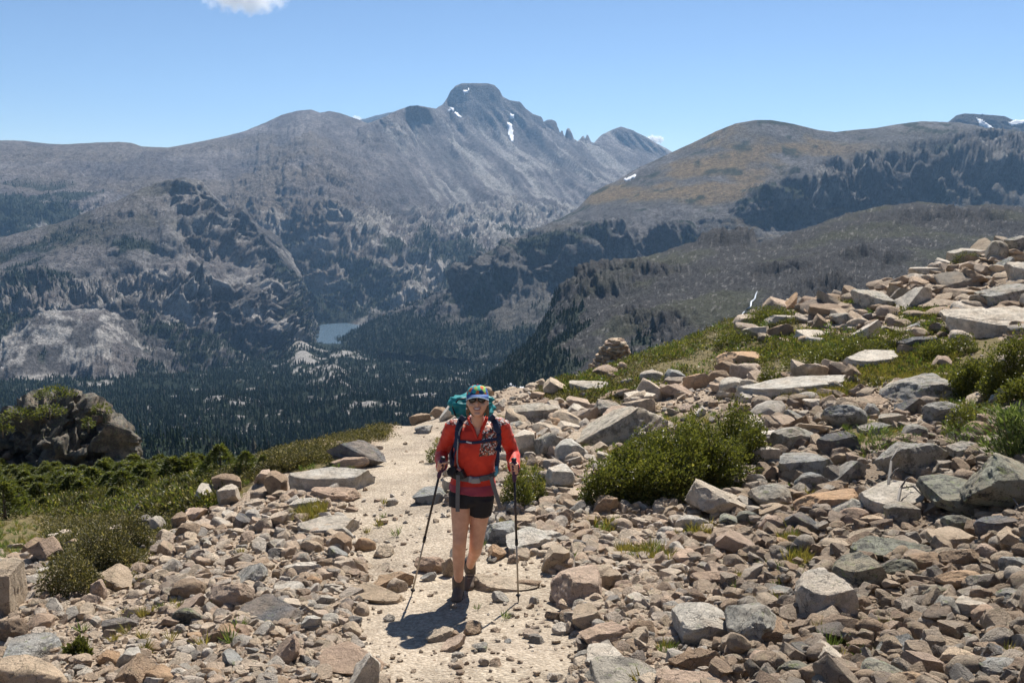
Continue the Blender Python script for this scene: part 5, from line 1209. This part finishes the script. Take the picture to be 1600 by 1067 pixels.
# grips: the poles run through the hands
gripL = (J(692, 717, 6.90), J(684, 752, 6.955)); gripR = (J(803, 719, 6.90), J(805, 760, 6.925))
bm = bmesh.new()
for s in (LEG_L, LEG_R, TORSO, NECK): oval(bm, *spline(s))
oval(bm, *spline(arm(shL, elL, haL)+[(haL.lerp(elL, -.02), .022)])); oval(bm, *spline(arm(shR, elR, haR)+[(haR.lerp(elR, -.02), .022)]))
def skull(c):
    x, y, z = c; lo = max(0., -z); x *= 1-.30*lo*lo-.06*max(0, z); 
    if y < 0: y *= .93+.05*lo                                  # face side
    if y < 0 and z < -.5: y *= 1-.12*(-z-.5)
    if y > 0 and z < -.2: y *= 1-.45*min(1, (-z-.2)/.8)
    return Vector((x, y, z))
ball(bm, headc, (.077, .098, .118), rot=RH, fn=skull)
ball(bm, HD(*(0, -.094, -.022)), (.012, .018, .022), rot=RH); ball(bm, HD(*(0, -.082, .012)), (.010, .016, .03), rot=RH)
ball(bm, HD(*(0, -.076, -.098)), (.026, .018, .016), rot=RH)                # chin
for s in (-1, 1):
    ball(bm, HD(*(s*.040, -.070, -.030)), (.024, .018, .02), rot=RH)        # smiling cheek
    ball(bm, HD(*(s*.076, .010, -.012)), (.010, .018, .03), rot=RH)         # ear
ball(bm, HD(*(0, -.083, -.073)), (.026, .010, .007), rot=RH)                # lower lip
ball(bm, HD(*(0, -.087, -.050)), (.026, .010, .006), rot=RH)                # upper lip
def hand(grip, wrist, side):
    top, bot = grip; g = (top-bot).normalized(); c = top-g*.065; o = wrist-c; o = (o-g*o.dot(g)).normalized(); s = g.cross(o)*side
    ball(bm, c+o*.036+s*-.004, (.026, .018, .042), rot=Matrix((s, o, g)).transposed())
    oval(bm, [c+o*.03, c+o*.06, wrist], [.024, .022, .024], 12)
    for k in range(4):                                         # four unequal fingers closed round the grip
        ln = (200, 225, 215, 185)[k]; fc = c+g*(.034-.0215*k); R = .0265; r0 = (.0092, .0096, .0092, .0082)[k]
        pts = [fc+o*math.cos(math.radians(a))*R*1.05+s*math.sin(math.radians(a))*R for a in np.linspace(20, ln, 7)]
        oval(bm, pts, [r0, r0, r0*1.05, r0, r0, r0*.95, r0*.8], 10)
    th = [c+g*.020+o*.04-s*.010, c+g*.034+o*.022-s*.026, c+g*.044-o*.006-s*.027, c+g*.046-o*.026-s*.012]
    oval(bm, th, [.013, .012, .0105, .0085], 10)
for kn_ in (kneeL, kneeR): ball(bm, kn_+Vector((0, -.036, .004)), (.034, .026, .04))
hand(gripL, haL, 1); hand(gripR, haR, -1)
body_me = weld(bm, 'body', .0048, 2, .45)
m, t, b = mat_new('skin', .5, .4)
pos = N(t, 'ShaderNodeNewGeometry').outputs['Position']
t.links.new(ramp(t, noise(t, pos, 18., 4), (.3, (.54, .285, .185)), (.7, (.66, .37, .25))), b.inputs['Base Color'])
b.inputs['Subsurface Weight'].default_value = .12; b.inputs['Subsurface Radius'].default_value = (.02, .008, .004); b.inputs['Subsurface Scale'].default_value = .5
bump(t, b, noise(t, pos, 90., 3), .12, .004)
body = link('body', body_me, m, person)

# --- shirt
bm = bmesh.new()
SH = [(J(738, 767, 7.13), (.184, .136)), (J(739, 757, 7.13), (.180, .130)), (J(740, 744, 7.13), (.164, .116)), (J(741, 728, 7.12), (.156, .112)), (J(743, 700, 7.105), (.168, .126)), (J(745, 682, 7.105), (.172, .120)), (J(745, 668, 7.11), (.158, .096)), (J(745, 659, 7.10), (.075, .066)), (J(746, 653, 7.085), (.060, .060))]
oval(bm, *spline(SH), 28)
oval(bm, *spline(arm(shL, elL, haL, .013))); oval(bm, *spline(arm(shR, elR, haR, .013)))
for s_, h_ in ((shL, 1), (shR, -1)): ball(bm, s_+Vector((h_*.012, 0, .0)), (.07, .068, .062))
for s in (-1, 1): ball(bm, J(744, 697, 7.02)+Vector((s*.062, .02, 0)), (.072, .062, .066))
sh_me = weld(bm, 'shirt', .0065, 4, .6)
V = np.empty(len(sh_me.vertices)*3, np.float32); sh_me.vertices.foreach_get('co', V); V = V.reshape(-1, 3); Nn = np.empty(len(V)*3, np.float32); sh_me.vertices.foreach_get('normal', Nn); Nn = Nn.reshape(-1, 3)
fold = fbm(np.stack([V[:, 0]*9+V[:, 2]*7, V[:, 1]*9, V[:, 2]*16-V[:, 0]*6], -1), 3, 901, ridged=True)+.5*fbm(V*22, 2, 905)
V = V+Nn*(.0065*fold)[:, None]; sh_me.vertices.foreach_set('co', V.ravel())
bm = bmesh.new(); bm.from_mesh(sh_me)                              # open the neckline in a V
vn0, vn1 = J(746, 684, 7.0), J(746, 654, 7.0); kill = []
for f in bm.faces:
    c = f.calc_center_median(); u = (c.z-vn0.z)/(vn1.z-vn0.z)
    if (c.y < J(746, 660, 7.07).y and u > 0 and abs(c.x-vn0.x) < .052*min(u, 1.05)) or u > 1.12: kill.append(f)
bmesh.ops.delete(bm, geom=kill, context='FACES'); bmesh.ops.delete(bm, geom=[v for v in bm.verts if not v.link_faces], context='VERTS'); sh_me = bm_mesh(bm, 'shirt')
m, t, b = mat_new('red_sun_shirt', .62, .3)
tc = N(t, 'ShaderNodeTexCoord').outputs['Object']; sx = N(t, 'ShaderNodeSeparateXYZ'); t.links.new(tc, sx.inputs[0])
red = ramp(t, noise(t, tc, 14., 4), (.3, (.48, .024, .011)), (.7, (.62, .040, .016)))
vo = N(t, 'ShaderNodeTexVoronoi', Scale=95.); t.links.new(tc, vo.inputs['Vector']); bw = N(t, 'ShaderNodeRGBToBW'); t.links.new(vo.outputs['Color'], bw.inputs[0])
flo = ramp(t, bw.outputs[0], (.0, (.05, .03, .03)), (.3, (.30, .03, .02)), (.45, (.10, .07, .05)), (.55, (.62, .55, .50)), (.72, (.45, .15, .08)), (.85, (.7, .66, .62)))
for n_ in t.nodes:
    if n_.type == 'VALTORGB' and len(n_.color_ramp.elements) == 6: n_.color_ramp.interpolation = 'CONSTANT'
def rng_mask(v, a, b_): return math_n(t, 'MULTIPLY', math_n(t, 'GREATER_THAN', v, a), math_n(t, 'LESS_THAN', v, b_))
pz0, pz1 = J(760, 714, 6.97).z, J(760, 650, 6.97).z; px0, px1 = J(748, 700, 6.97).x, J(776, 700, 6.97).x
slant = math_n(t, 'SUBTRACT', sx.outputs[0], math_n(t, 'MULTIPLY', math_n(t, 'SUBTRACT', sx.outputs[2], pz0), .16))
mk = math_n(t, 'MULTIPLY', math_n(t, 'MULTIPLY', rng_mask(sx.outputs[2], pz0, pz1+.1), rng_mask(slant, px0, px1)), math_n(t, 'LESS_THAN', sx.outputs[1], .0))
yoke = math_n(t, 'GREATER_THAN', sx.outputs[2], J(745, 661, 7.12).z)
c = mix(t, math_n(t, 'MAXIMUM', mk, yoke), red, flo)
hem = math_n(t, 'LESS_THAN', sx.outputs[2], J(740, 761, 7.0).z); c = mix(t, hem, c, (.26, .03, .055))
t.links.new(c, b.inputs['Base Color']); bump(t, b, noise(t, tc, 35., 5), .25, .01); b.inputs['Sheen Weight'].default_value = .1
shirt = link('shirt', sh_me, m, person)
sd = shirt.modifiers.new('cloth', 'SOLIDIFY'); sd.thickness = .004; sd.offset = -1
bvh = BVHTree.FromPolygons([v.co[:] for v in sh_me.vertices], [p.vertices[:] for p in sh_me.polygons])
camo = Vector((0, 0, CAM_Z))-Vector(H0)
def on_shirt(px, py, off=.008):
    d = Vector(ray(px, py)).normalized(); h = bvh.ray_cast(camo, d)
    if h[0] is None: h = (J(px, py, 7.03), -d)
    n = h[1] if h[1].dot(d) < 0 else -h[1]; return h[0]+n*off, n
def ribbon(name, pix, wid, thick, mat, parent, off=.008, n=6, free=None):
    """webbing lying on the body; pix in photograph pixels, wid in metres"""
    P_ = []
    for i in range(len(pix)-1):
        for k in range(n): t_ = k/n; P_.append([pix[i][j]*(1-t_)+pix[i+1][j]*t_ for j in (0, 1)])
    P_.append(list(pix[-1])); pts = [on_shirt(*q, off) for q in P_]
    if free: pts = [(J(q[0], q[1], free(q[1])), Vector((0, -1, .1)).normalized()) for q in P_]
    ps = [p for p, _ in pts]
    for _ in range(2): ps = [ps[0]]+[(ps[i-1]+ps[i]*2+ps[i+1])/4 for i in range(1, len(ps)-1)]+[ps[-1]]
    bm = bmesh.new(); rings = []
    for i, p in enumerate(ps):
        d = (ps[min(i+1, len(ps)-1)]-ps[max(i-1, 0)]).normalized(); nn = pts[i][1]; nn = (nn-d*nn.dot(d)).normalized(); s = d.cross(nn)
        rings.append([bm.verts.new(p+s*a*wid/2+nn*b_*thick/2) for a, b_ in ((-1, -1), (-.85, 1), (.85, 1), (1, -1))])
    for q, w in zip(rings, rings[1:]):
        for k in range(4): bm.faces.new((q[k], q[(k+1) % 4], w[(k+1) % 4], w[k]))
    bm.faces.new(rings[0][::-1]); bm.faces.new(rings[-1]); bmesh.ops.recalc_face_normals(bm, faces=bm.faces)
    return link(name, bm_mesh(bm, name, False), mat, parent)
# collar
M_red = flat_mat('red_collar_cloth', (.58, .036, .015), .6, .12, 40)
for a, c_ in (((733, 655), (745, 684)), ((760, 655), (748, 684))):
    bm = bmesh.new(); q0, q1 = on_shirt(*a, .004)[0], on_shirt(*c_, .004)[0]; md = on_shirt((a[0]*.55+c_[0]*.45), (a[1]*.55+c_[1]*.45), .004)[0]
    tube(bm, [q0+Vector((0, .03, .015)), q0, md, q1], [.010, .013, .011, .006], 8); link('collar', bm_mesh(bm, 'collar'), M_red, shirt)

# --- shorts, boots
bm = bmesh.new()
def leg_part(S, f0, f1, k):
    p, r = spline(S); n = len(p); i1 = int((n-1)*f1); oval(bm, p[:i1+1], [(a+k, b_+k) for a, b_ in r[:i1+1]], 22)
leg_part(LEG_L, 0, .13, .016); leg_part(LEG_R, 0, .17, .016)
ball(bm, J(737, 779, 7.11), (.06, .11, .055))
oval(bm, *spline([(J(737, 782, 7.13), (.150, .115)), (J(737, 772, 7.13), (.176, .124)), (J(738, 759, 7.13), (.166, .112)), (J(739, 750, 7.13), (.150, .10))]), 26)
me = weld(bm, 'shorts', .007, 2, .6)
m_short = flat_mat('black_shorts', (.014, .013, .016), .75, .3, 60)
link('shorts', me, m_short, person)
M_boot = flat_mat('brown_boot_leather', (.13, .098, .075), .75, .35, 45); M_sole = flat_mat('rubber_sole', (.03, .028, .027), .8, .2, 50); M_lace = flat_mat('boot_lace', (.30, .24, .18), .8, .2, 60)
def boot(ank, toe_dir, pitch, drop):
    """ank: ankle joint; foot along toe_dir, heel raised by pitch"""
    R = Euler((0, 0, math.atan2(toe_dir.x, -toe_dir.y))).to_matrix() @ Euler((pitch, 0, 0)).to_matrix()
    def T(x, y, z): return ank+R @ Vector((x, y, z))
    bm = bmesh.new(); z0 = -drop
    oval(bm, [T(0, .012, .055), T(0, .006, .0), T(0, 0, -.05)], [(.052, .060), (.050, .060), (.050, .066)], 18)
    ball(bm, T(0, .02, z0+.045), (.046, .060, .048), rot=R); ball(bm, T(0, -.07, z0+.045), (.045, .09, .042), rot=R); ball(bm, T(0, -.135, z0+.038), (.047, .062, .036), rot=R)
    o = link('boot', weld(bm, 'boot', .007, 3), M_boot, person)
    bm = bmesh.new(); pr = [(-.034, .07), (-.042, .02), (-.036, -.05), (-.050, -.13), (-.040, -.18), (0, -.20), (.040, -.18), (.050, -.13), (.036, -.05), (.042, .02), (.034, .07)]
    lo = [bm.verts.new(T(x, y, z0-.008)) for x, y in pr]; hi = [bm.verts.new(T(x*1.02, y, z0+.020)) for x, y in pr]; n = len(pr)
    for k in range(n): bm.faces.new((lo[k], lo[(k+1) % n], hi[(k+1) % n], hi[k]))
    bm.faces.new(lo[::-1]); bm.faces.new(hi); bmesh.ops.recalc_face_normals(bm, faces=bm.faces); link('sole', bm_mesh(bm, 'sole', False), M_sole, o)
    for k in range(4):
        bm = bmesh.new(); y, z = -.045-.022*k, -.01-.016*k; y -= .008; tube(bm, [T(-.028, y+.012, z-.012), T(0, y-.004, z+.004), T(.028, y+.012, z-.012)], .0046, 6); link('lace', bm_mesh(bm, 'lace'), M_lace, o)
    bm = bmesh.new(); oval(bm, [T(0, .006, .045), T(0, .004, .066)], [(.045, .052), (.041, .046)], 18); link('sock', bm_mesh(bm, 'sock'), flat_mat('sock_wool', (.07, .065, .065), .9, .2, 80), o)
gl = H0[2]; boot(ankL, Vector((-.05, -1, 0)), math.radians(4), ankL.z-(ground1(*(np.array(ankL)[:2]+H0[:2]))-gl)-.012)
boot(ankR, Vector((-.06, -1, 0)), math.radians(24), .125)

# --- head: hair, cap, sunglasses, smile, earring
M_hair = flat_mat('brown_hair', (.12, .068, .036), .55, .35, 90)
bm = bmesh.new(); ball(bm, HD(*(0, .026, -.006)), (.080, .086, .108), rot=RH); ball(bm, HD(*(0, .055, -.07)), (.052, .04, .055))
for s in (-1, 1): oval(bm, [HD(*(s*.070, -.004, .03)), HD(*(s*.076, .006, -.03)), HD(*(s*.077, .016, -.085)), HD(*(s*.066, .026, -.118))], [.009, .011, .012, .006], 10)
link('hair', weld(bm, 'hair', .006, 2), M_hair, person)
capc = HD(0, .006, .050); Rc = RH @ Euler((math.radians(4), 0, 0)).to_matrix()
bm = bmesh.new(); rings = []
for i in range(11):
    a = i/10*math.pi/2*.985; zz = math.sin(a)*.080; q = math.cos(a)**.72
    rings.append([bm.verts.new(capc+Rc @ Vector((.084*q*math.cos(k*2*math.pi/28), .104*q*math.sin(k*2*math.pi/28), zz))) for k in range(28)])
for q, w in zip(rings, rings[1:]):
    for k in range(28): bm.faces.new((q[k], q[(k+1) % 28], w[(k+1) % 28], w[k]))
bm.faces.new(rings[-1]); m, t, b = mat_new('colourful_cap_print', .8, .2)
tc = N(t, 'ShaderNodeTexCoord').outputs['Object']; ad = N(t, 'ShaderNodeVectorMath', operation='ADD'); t.links.new(tc, ad.inputs[0])
ns = N(t, 'ShaderNodeTexNoise', Scale=18., Detail=3.); t.links.new(tc, ns.inputs['Vector']); sc = N(t, 'ShaderNodeVectorMath', operation='SCALE'); sc.inputs['Scale'].default_value = .035; t.links.new(ns.outputs['Color'], sc.inputs[0]); t.links.new(sc.outputs[0], ad.inputs[1])
vo = N(t, 'ShaderNodeTexVoronoi', Scale=34.); t.links.new(ad.outputs[0], vo.inputs['Vector']); bw = N(t, 'ShaderNodeSeparateColor'); t.links.new(vo.outputs['Color'], bw.inputs[0])
cc = ramp(t, bw.outputs[0], (0, (.02, .06, .16)), (.18, (.03, .34, .34)), (.4, (.62, .14, .05)), (.55, (.05, .42, .30)), (.68, (.05, .12, .38)), (.8, (.30, .50, .12)), (.9, (.55, .30, .34)))
t.nodes[-1].color_ramp.interpolation = 'CONSTANT' if hasattr(t.nodes[-1], 'color_ramp') else None
t.links.new(cc, b.inputs['Base Color'])
cap = link('cap', bm_mesh(bm, 'cap'), m, person)
bm = bmesh.new(); up, dn = [], []
for i in range(17):
    a = math.pi+math.pi*(i/16); ca, sa = math.cos(a), math.sin(a); row = []
    for j, ext in enumerate((0, .5, 1)):
        r_ = ext*.046*(abs(sa)**.8); v = Vector((.084*ca*(1+.02*ext), .104*sa-r_, .006-.030*ext*(.35+.65*abs(ca)**2)-.010*ext)); row.append(v)
    up.append([bm.verts.new(capc+Rc @ v) for v in row]); dn.append([bm.verts.new(capc+Rc @ (v-Vector((0, 0, .006)))) for v in row])
for i in range(16):
    for j in range(2): bm.faces.new((up[i][j], up[i+1][j], up[i+1][j+1], up[i][j+1])); bm.faces.new((dn[i][j+1], dn[i+1][j+1], dn[i+1][j], dn[i][j]))
    bm.faces.new((up[i][2], up[i+1][2], dn[i+1][2], dn[i][2])); bm.faces.new((up[i+1][0], up[i][0], dn[i][0], dn[i+1][0]))
link('brim', bm_mesh(bm, 'brim'), flat_mat('blue_brim_cloth', (.045, .10, .27), .75, .15, 60), cap)
bm = bmesh.new(); tube(bm, [up[i][2].co if False else capc+Rc @ Vector((.0855*math.cos(math.pi+math.pi*i/16), .104*math.sin(math.pi+math.pi*i/16)-.046*abs(math.sin(math.pi*i/16))**.8-.001, .003-.030*(.35+.65*math.cos(math.pi*i/16)**2)-.010)) for i in range(1, 16)], .0035, 6)
link('brim_piping', bm_mesh(bm, 'brim_piping'), flat_mat('pale_piping', (.42, .55, .66), .7), cap)
bm = bmesh.new(); bmesh.ops.create_icosphere(bm, subdivisions=2, radius=.007, matrix=Matrix.Translation(capc+Rc @ Vector((0, 0, .081)))); link('button', bm_mesh(bm, 'button'), M_red, cap)
m, t, b = mat_new('dark_lens', .08, .6); b.inputs['Base Color'].default_value = (.018, .014, .012, 1)
M_lens = m; M_frame = flat_mat('sunglass_frame', (.05, .035, .02), .35, .1, 50, .6, .6)
eyez = .012; gl_root = empty('sunglasses', headc); gl_root.parent = person; gl_root.rotation_euler = RH.to_euler()
for s in (-1, 1):
    bm = bmesh.new(); rim = []
    for k in range(18):
        a = k*2*math.pi/18; x = .029*math.cos(a); z = .0235*math.sin(a)-(.004 if math.sin(a) < 0 else 0)*abs(math.sin(a)); x += s*.004*(-math.sin(a))*.5
        rim.append(Vector((s*.034+x, -.094-.012+.9*(abs(s*.034+x)**2)*4.2, eyez+z)))
    cf = bm.verts.new(Vector((s*.034, -.112+.004, eyez))); vs_ = [bm.verts.new(p) for p in rim]; vb = [bm.verts.new(p+Vector((0, .004, 0))) for p in rim]
    for k in range(18): bm.faces.new((cf, vs_[k], vs_[(k+1) % 18])); bm.faces.new((vs_[k], vb[k], vb[(k+1) % 18], vs_[(k+1) % 18]))
    bm.faces.new(vb); bmesh.ops.recalc_face_normals(bm, faces=bm.faces); link('lens', bm_mesh(bm, 'lens'), M_lens, gl_root)
    bm = bmesh.new(); tube(bm, rim+[rim[0]], .0017, 5, False); link('rim', bm_mesh(bm, 'rim'), M_frame, gl_root)
    bm = bmesh.new(); tube(bm, [Vector((s*.062, -.090, eyez+.012)), Vector((s*.078, -.05, eyez+.010)), Vector((s*.080, .01, eyez+.002))], .0022, 5); link('temple', bm_mesh(bm, 'temple'), M_frame, gl_root)
bm = bmesh.new(); tube(bm, [Vector((-.009, -.106, eyez+.008)), Vector((0, -.108, eyez+.011)), Vector((.009, -.106, eyez+.008))], .002, 6); link('bridge', bm_mesh(bm, 'bridge'), M_frame, gl_root)
bm = bmesh.new(); bmt = []
for i in range(9):
    x = -.025+.05*i/8; c_ = 1-(x/.025)**2; y = -.0975+7.5*x*x*1.3; z = -.0605+9.*x*x
    bmt.append((bm.verts.new(HD(*(x, y, z+.0058*c_**.5))), bm.verts.new(HD(*(x, y+.001, z-.0062*c_**.5)))))
for a, c_ in zip(bmt, bmt[1:]): bm.faces.new((a[0], c_[0], c_[1], a[1]))
link('smile_teeth', bm_mesh(bm, 'smile_teeth'), flat_mat('teeth', (.75, .70, .62), .3, .03, 200), person)
M_lip = flat_mat('lips', (.38, .12, .09), .45, .1, 100)
for sgn, r_ in ((1, .0032), (-1, .004)):
    bm = bmesh.new(); pts = []
    for i in range(9):
        x = -.028+.056*i/8; c_ = max(0, 1-(x/.028)**2); pts.append(HD(*(x, -.0985+7.5*x*x*1.3, -.0605+9.*x*x+sgn*.0085*c_**.5)))
    tube(bm, pts, [.0012]+[r_]*7+[.0012], 6); link('lip', bm_mesh(bm, 'lip'), M_lip, person)
bm = bmesh.new(); bmesh.ops.create_icosphere(bm, subdivisions=2, radius=.0065, matrix=Matrix.Translation(HD(*(-.082, .0, -.05)))); link('earring', bm_mesh(bm, 'earring'), flat_mat('pearl', (.75, .74, .70), .25, .05, 60, .6), person)

# ------------------------------------------------------------------ backpack
pack = empty('backpack', H0); tag(pack, 'turquoise hiking backpack with dark blue straps worn by the hiker', 'backpack')
M_teal = flat_mat('turquoise_nylon', (.012, .19, .20), .55, .25, 26); M_navy = flat_mat('navy_webbing', (.018, .026, .06), .75, .2, 50); M_grey = flat_mat('grey_webbing', (.115, .115, .12), .75, .2, 60); M_black = flat_mat('black_plastic', (.02, .02, .022), .5, .2, 40)
def puffy(name, c, dims, mat, p=3.5, rough_=.012, seed=1):
    V, Fc = ICO[4]; V = V.copy(); V = V/(np.abs(V)**p).sum(1, keepdims=True)**(1/p); V = V*(1+rough_/max(dims)*8*fbm(V*2.5+seed, 3, 950+seed)[:, None]); V = V*np.array(dims)/2+np.array(c)
    return link(name, fast_mesh(name, V, Fc), mat, pack)
pc = J(741, 675, 7.37); pb = puffy('pack_body', pc+Vector((0, 0, -.10)), (.32, .24, .56), M_teal, seed=2)
puffy('lid', J(738, 634, 7.36), (.33, .25, .15), M_teal, 3, .02, 5)
puffy('side_pocket', pc+Vector((-.165, .02, -.18)), (.07, .18, .26), M_navy, 3, .01, 7); puffy('side_pocket', pc+Vector((.165, .02, -.18)), (.07, .18, .26), M_navy, 3, .01, 8)
bm = bmesh.new(); tube(bm, [J(712, 650, 7.26), J(707, 636, 7.27), J(716, 624, 7.26), J(728, 622, 7.25)], .006, 6); link('compression_strap', bm_mesh(bm, 'compression_strap'), M_black, pack)
ribbon('shoulder_strap', [(725, 651), (718, 660), (716, 672), (716, 686), (713, 700)], .052, .014, M_navy, pack, .010)
ribbon('shoulder_strap', [(766, 650), (774, 659), (778, 672), (779, 688), (778, 704)], .052, .014, M_navy, pack, .010)
ribbon('webbing', [(713, 700), (710, 712), (707, 726)], .018, .004, M_navy, pack, .006); ribbon('webbing', [(778, 704), (778, 716), (776, 730)], .018, .004, M_navy, pack, .006)
ribbon('sternum_strap', [(718, 690), (732, 691), (746, 691), (760, 688), (777, 686)], .022, .006, M_navy, pack, .012)
ribbon('hip_belt', [(706, 741), (716, 746), (730, 748), (745, 748), (760, 746), (774, 740)], .045, .012, M_grey, pack, .010)
ribbon('buckle', [(733, 748), (741, 748.5), (749, 748)], .050, .016, flat_mat('grey_buckle', (.24, .24, .25), .4, .1, 40), pack, .020)
ribbon('strap_tail', [(716, 742), (715.5, 760), (715, 780), (715, 799)], .032, .004, M_grey, pack, free=lambda y: 6.975+(y-742)*.0004)
ribbon('strap_tail', [(767, 745), (772, 762), (777, 778), (782, 794)], .032, .004, M_grey, pack, free=lambda y: 6.975+(y-745)*.0004)
ribbon('belt_pouch', [(706, 736), (712, 738), (720, 739), (727, 739)], .068, .05, M_black, pack, .028)
bm = bmesh.new(); tube(bm, [on_shirt(*q, .016)[0] for q in [(727, 652), (722, 662), (719, 676), (717.5, 690), (716.5, 706), (716, 720), (718, 729), (721, 733)]], .0062, 8); hose = link('drinking_tube', bm_mesh(bm, 'drinking_tube'), flat_mat('grey_tube', (.26, .25, .24), .4, .1, 30), pack)
bm = bmesh.new(); tube(bm, [on_shirt(719, 731, .03)[0], on_shirt(723, 735, .032)[0]], [.010, .011], 8); link('bite_valve', bm_mesh(bm, 'bite_valve'), flat_mat('pink_valve', (.45, .20, .17), .5), hose)
ribbon('logo_patch', [(729, 690.6), (734, 690.8), (738, 690.9)], .011, .004, flat_mat('white_print', (.6, .6, .6), .6), pack, .018)
bm = bmesh.new(); tube(bm, [on_shirt(775, 728, .012)[0], on_shirt(777, 736, .02)[0], on_shirt(774, 742, .018)[0]], .012, 8); link('carabiner_pouch', bm_mesh(bm, 'carabiner_pouch'), flat_mat('blue_pouch', (.08, .28, .38), .6, .5, 120), pack)

# ------------------------------------------------------------------ trekking poles
M_purple = flat_mat('purple_cork_grip', (.055, .022, .055), .7, .3, 60); M_shaft = flat_mat('dark_pole_shaft', (.035, .028, .028), .35, .15, 30, .5, .4); M_alu = flat_mat('bare_pole_shaft', (.36, .31, .25), .4, .12, 30, .5, .5); M_steel = flat_mat('steel_tip', (.06, .055, .05), .4, .1, 30, .5, .6)
def pole(label, grip, tipx, tipy, outward):
    tip = Vector(hit(tipx, tipy))-Vector(H0); root = empty('trekking_pole', Vector(H0)+tip); tag(root, label, 'pole', 'the hiker\'s trekking poles')
    top = grip[0]-tip; d = top.normalized(); Ln = top.length; gb = d*(Ln-.17)
    def part(name, pts, rad, mat, par=root, sides=10):
        bm = bmesh.new(); tube(bm, pts, rad, sides); return link(name, bm_mesh(bm, name), mat, par)
    g = part('grip', [gb, gb+d*.02, gb+d*.08, gb+d*.13, gb+d*.155, gb+d*.175], [.013, .017, .0155, .018, .021, .013], M_purple); part('grip_cap', [gb+d*.172, gb+d*.185, gb+d*.19], [.021, .020, .008], M_black, g)
    part('upper_shaft', [d*Ln*.42, gb+d*.01], .0092, M_shaft); part('lower_shaft', [d*.05, d*Ln*.44], .0070, M_alu); part('clamp', [d*Ln*.41, d*Ln*.45], .0125, M_black)
    part('basket', [d*.055, d*.062], [.018, .02], M_black); part('tip', [d*-.012, d*.01, d*.055], [.002, .005, .0085], M_steel)
    bm = bmesh.new(); o = Vector((outward, -.2, 0)).normalized(); c = gb+d*.16; tube(bm, [c+o*.012, c+o*.034-d*.03, c+o*.036-d*.07, c+o*.02-d*.10, c+o*.006-d*.12], .006, 6); link('wrist_strap', bm_mesh(bm, 'wrist_strap'), M_purple, root)
pole('trekking pole planted left of the hiker\'s feet, leaning outwards', gripL, 643, 931, 1)
pole('upright trekking pole right of the hiker\'s legs', gripR, 810, 941, 1)

# ------------------------------------------------------------------ clouds, far beyond the peaks
def cloud(label, x, y, rx, ry, D, dens, grain, seed):
    c = at(x, y, D); k = D/F; bm = bmesh.new(); bmesh.ops.create_icosphere(bm, subdivisions=4, radius=1)
    me = bm_mesh(bm, 'cloud'); o = link('cloud', me); o.location = c; o.scale = (rx*k, ry*k*1.2, ry*k)
    m = bpy.data.materials.new('cloud_vapour'); m.use_nodes = True; t = m.node_tree; t.nodes.remove(t.nodes['Principled BSDF'])
    v = N(t, 'ShaderNodeVolumePrincipled'); v.inputs['Color'].default_value = (1, 1, 1, 1); v.inputs['Anisotropy'].default_value = .5
    oc = N(t, 'ShaderNodeTexCoord').outputs['Object']; ln = N(t, 'ShaderNodeVectorMath', operation='LENGTH'); t.links.new(oc, ln.inputs[0])
    mp = N(t, 'ShaderNodeMapping'); mp.inputs['Scale'].default_value = (rx/ry, 1.2, 1); mp.inputs['Location'].default_value = (seed, seed*.7, 0); t.links.new(oc, mp.inputs[0])
    n = noise(t, mp.outputs[0], grain, 7, .62); f = math_n(t, 'SUBTRACT', n, math_n(t, 'MULTIPLY', math_n(t, 'POWER', ln.outputs['Value'], 2.), .32))
    t.links.new(math_n(t, 'MULTIPLY', ramp(t, f, (.28, 0.), (.5, 1.)), dens/k), v.inputs['Density'])
    t.links.new(v.outputs[0], t.nodes['Material Output'].inputs['Volume'])
    me.materials.append(m); return tag(o, label, 'cloud', 'small white clouds')
cloud('white cloud cut by the top edge of the sky', 384, -8, 78, 34, 14000, .055, 1.7, 3.)
cloud('tiny white cloud behind the left shoulder of the massif', 554, 188, 14, 8, 14000, .35, 1.2, 7.)
cloud('wisp of white cloud on the ridge right of the spires', 1022, 219, 18, 9, 14000, .3, 1.2, 11.)
# ------------------------------------------------------------------ the air between here and the peaks
bm = bmesh.new(); bmesh.ops.create_cube(bm, size=1)
hz = link('haze', bm_mesh(bm, 'haze', False)); tag(hz, 'thin pale blue air filling the whole valley', kind='stuff')
allz = [v for L in (L0, L1, L2, L3, L4, L5, L6) for v in (L.P[..., 2].min(), L.P[..., 2].max())]
allx = [v for L in (L0, L1, L2, L3, L4, L5, L6) for v in (L.P[..., 0].min(), L.P[..., 0].max())]
z0, z1 = min(allz)-40, max(allz)+60
hz.scale = (max(allx)-min(allx)+200, 9300, z1-z0); hz.location = ((max(allx)+min(allx))/2, 9300/2-200, (z0+z1)/2)
m = bpy.data.materials.new('mountain_air'); m.use_nodes = True; t = m.node_tree
for n in list(t.nodes):
    if n.type == 'BSDF_PRINCIPLED': t.nodes.remove(n)
v = N(t, 'ShaderNodeVolumePrincipled'); v.inputs['Color'].default_value = (.36, .63, 1, 1)
v.inputs['Density'].default_value = HAZE; v.inputs['Anisotropy'].default_value = 0.2
t.links.new(v.outputs[0], t.nodes['Material Output'].inputs['Volume'])
hz.data.materials.append(m)
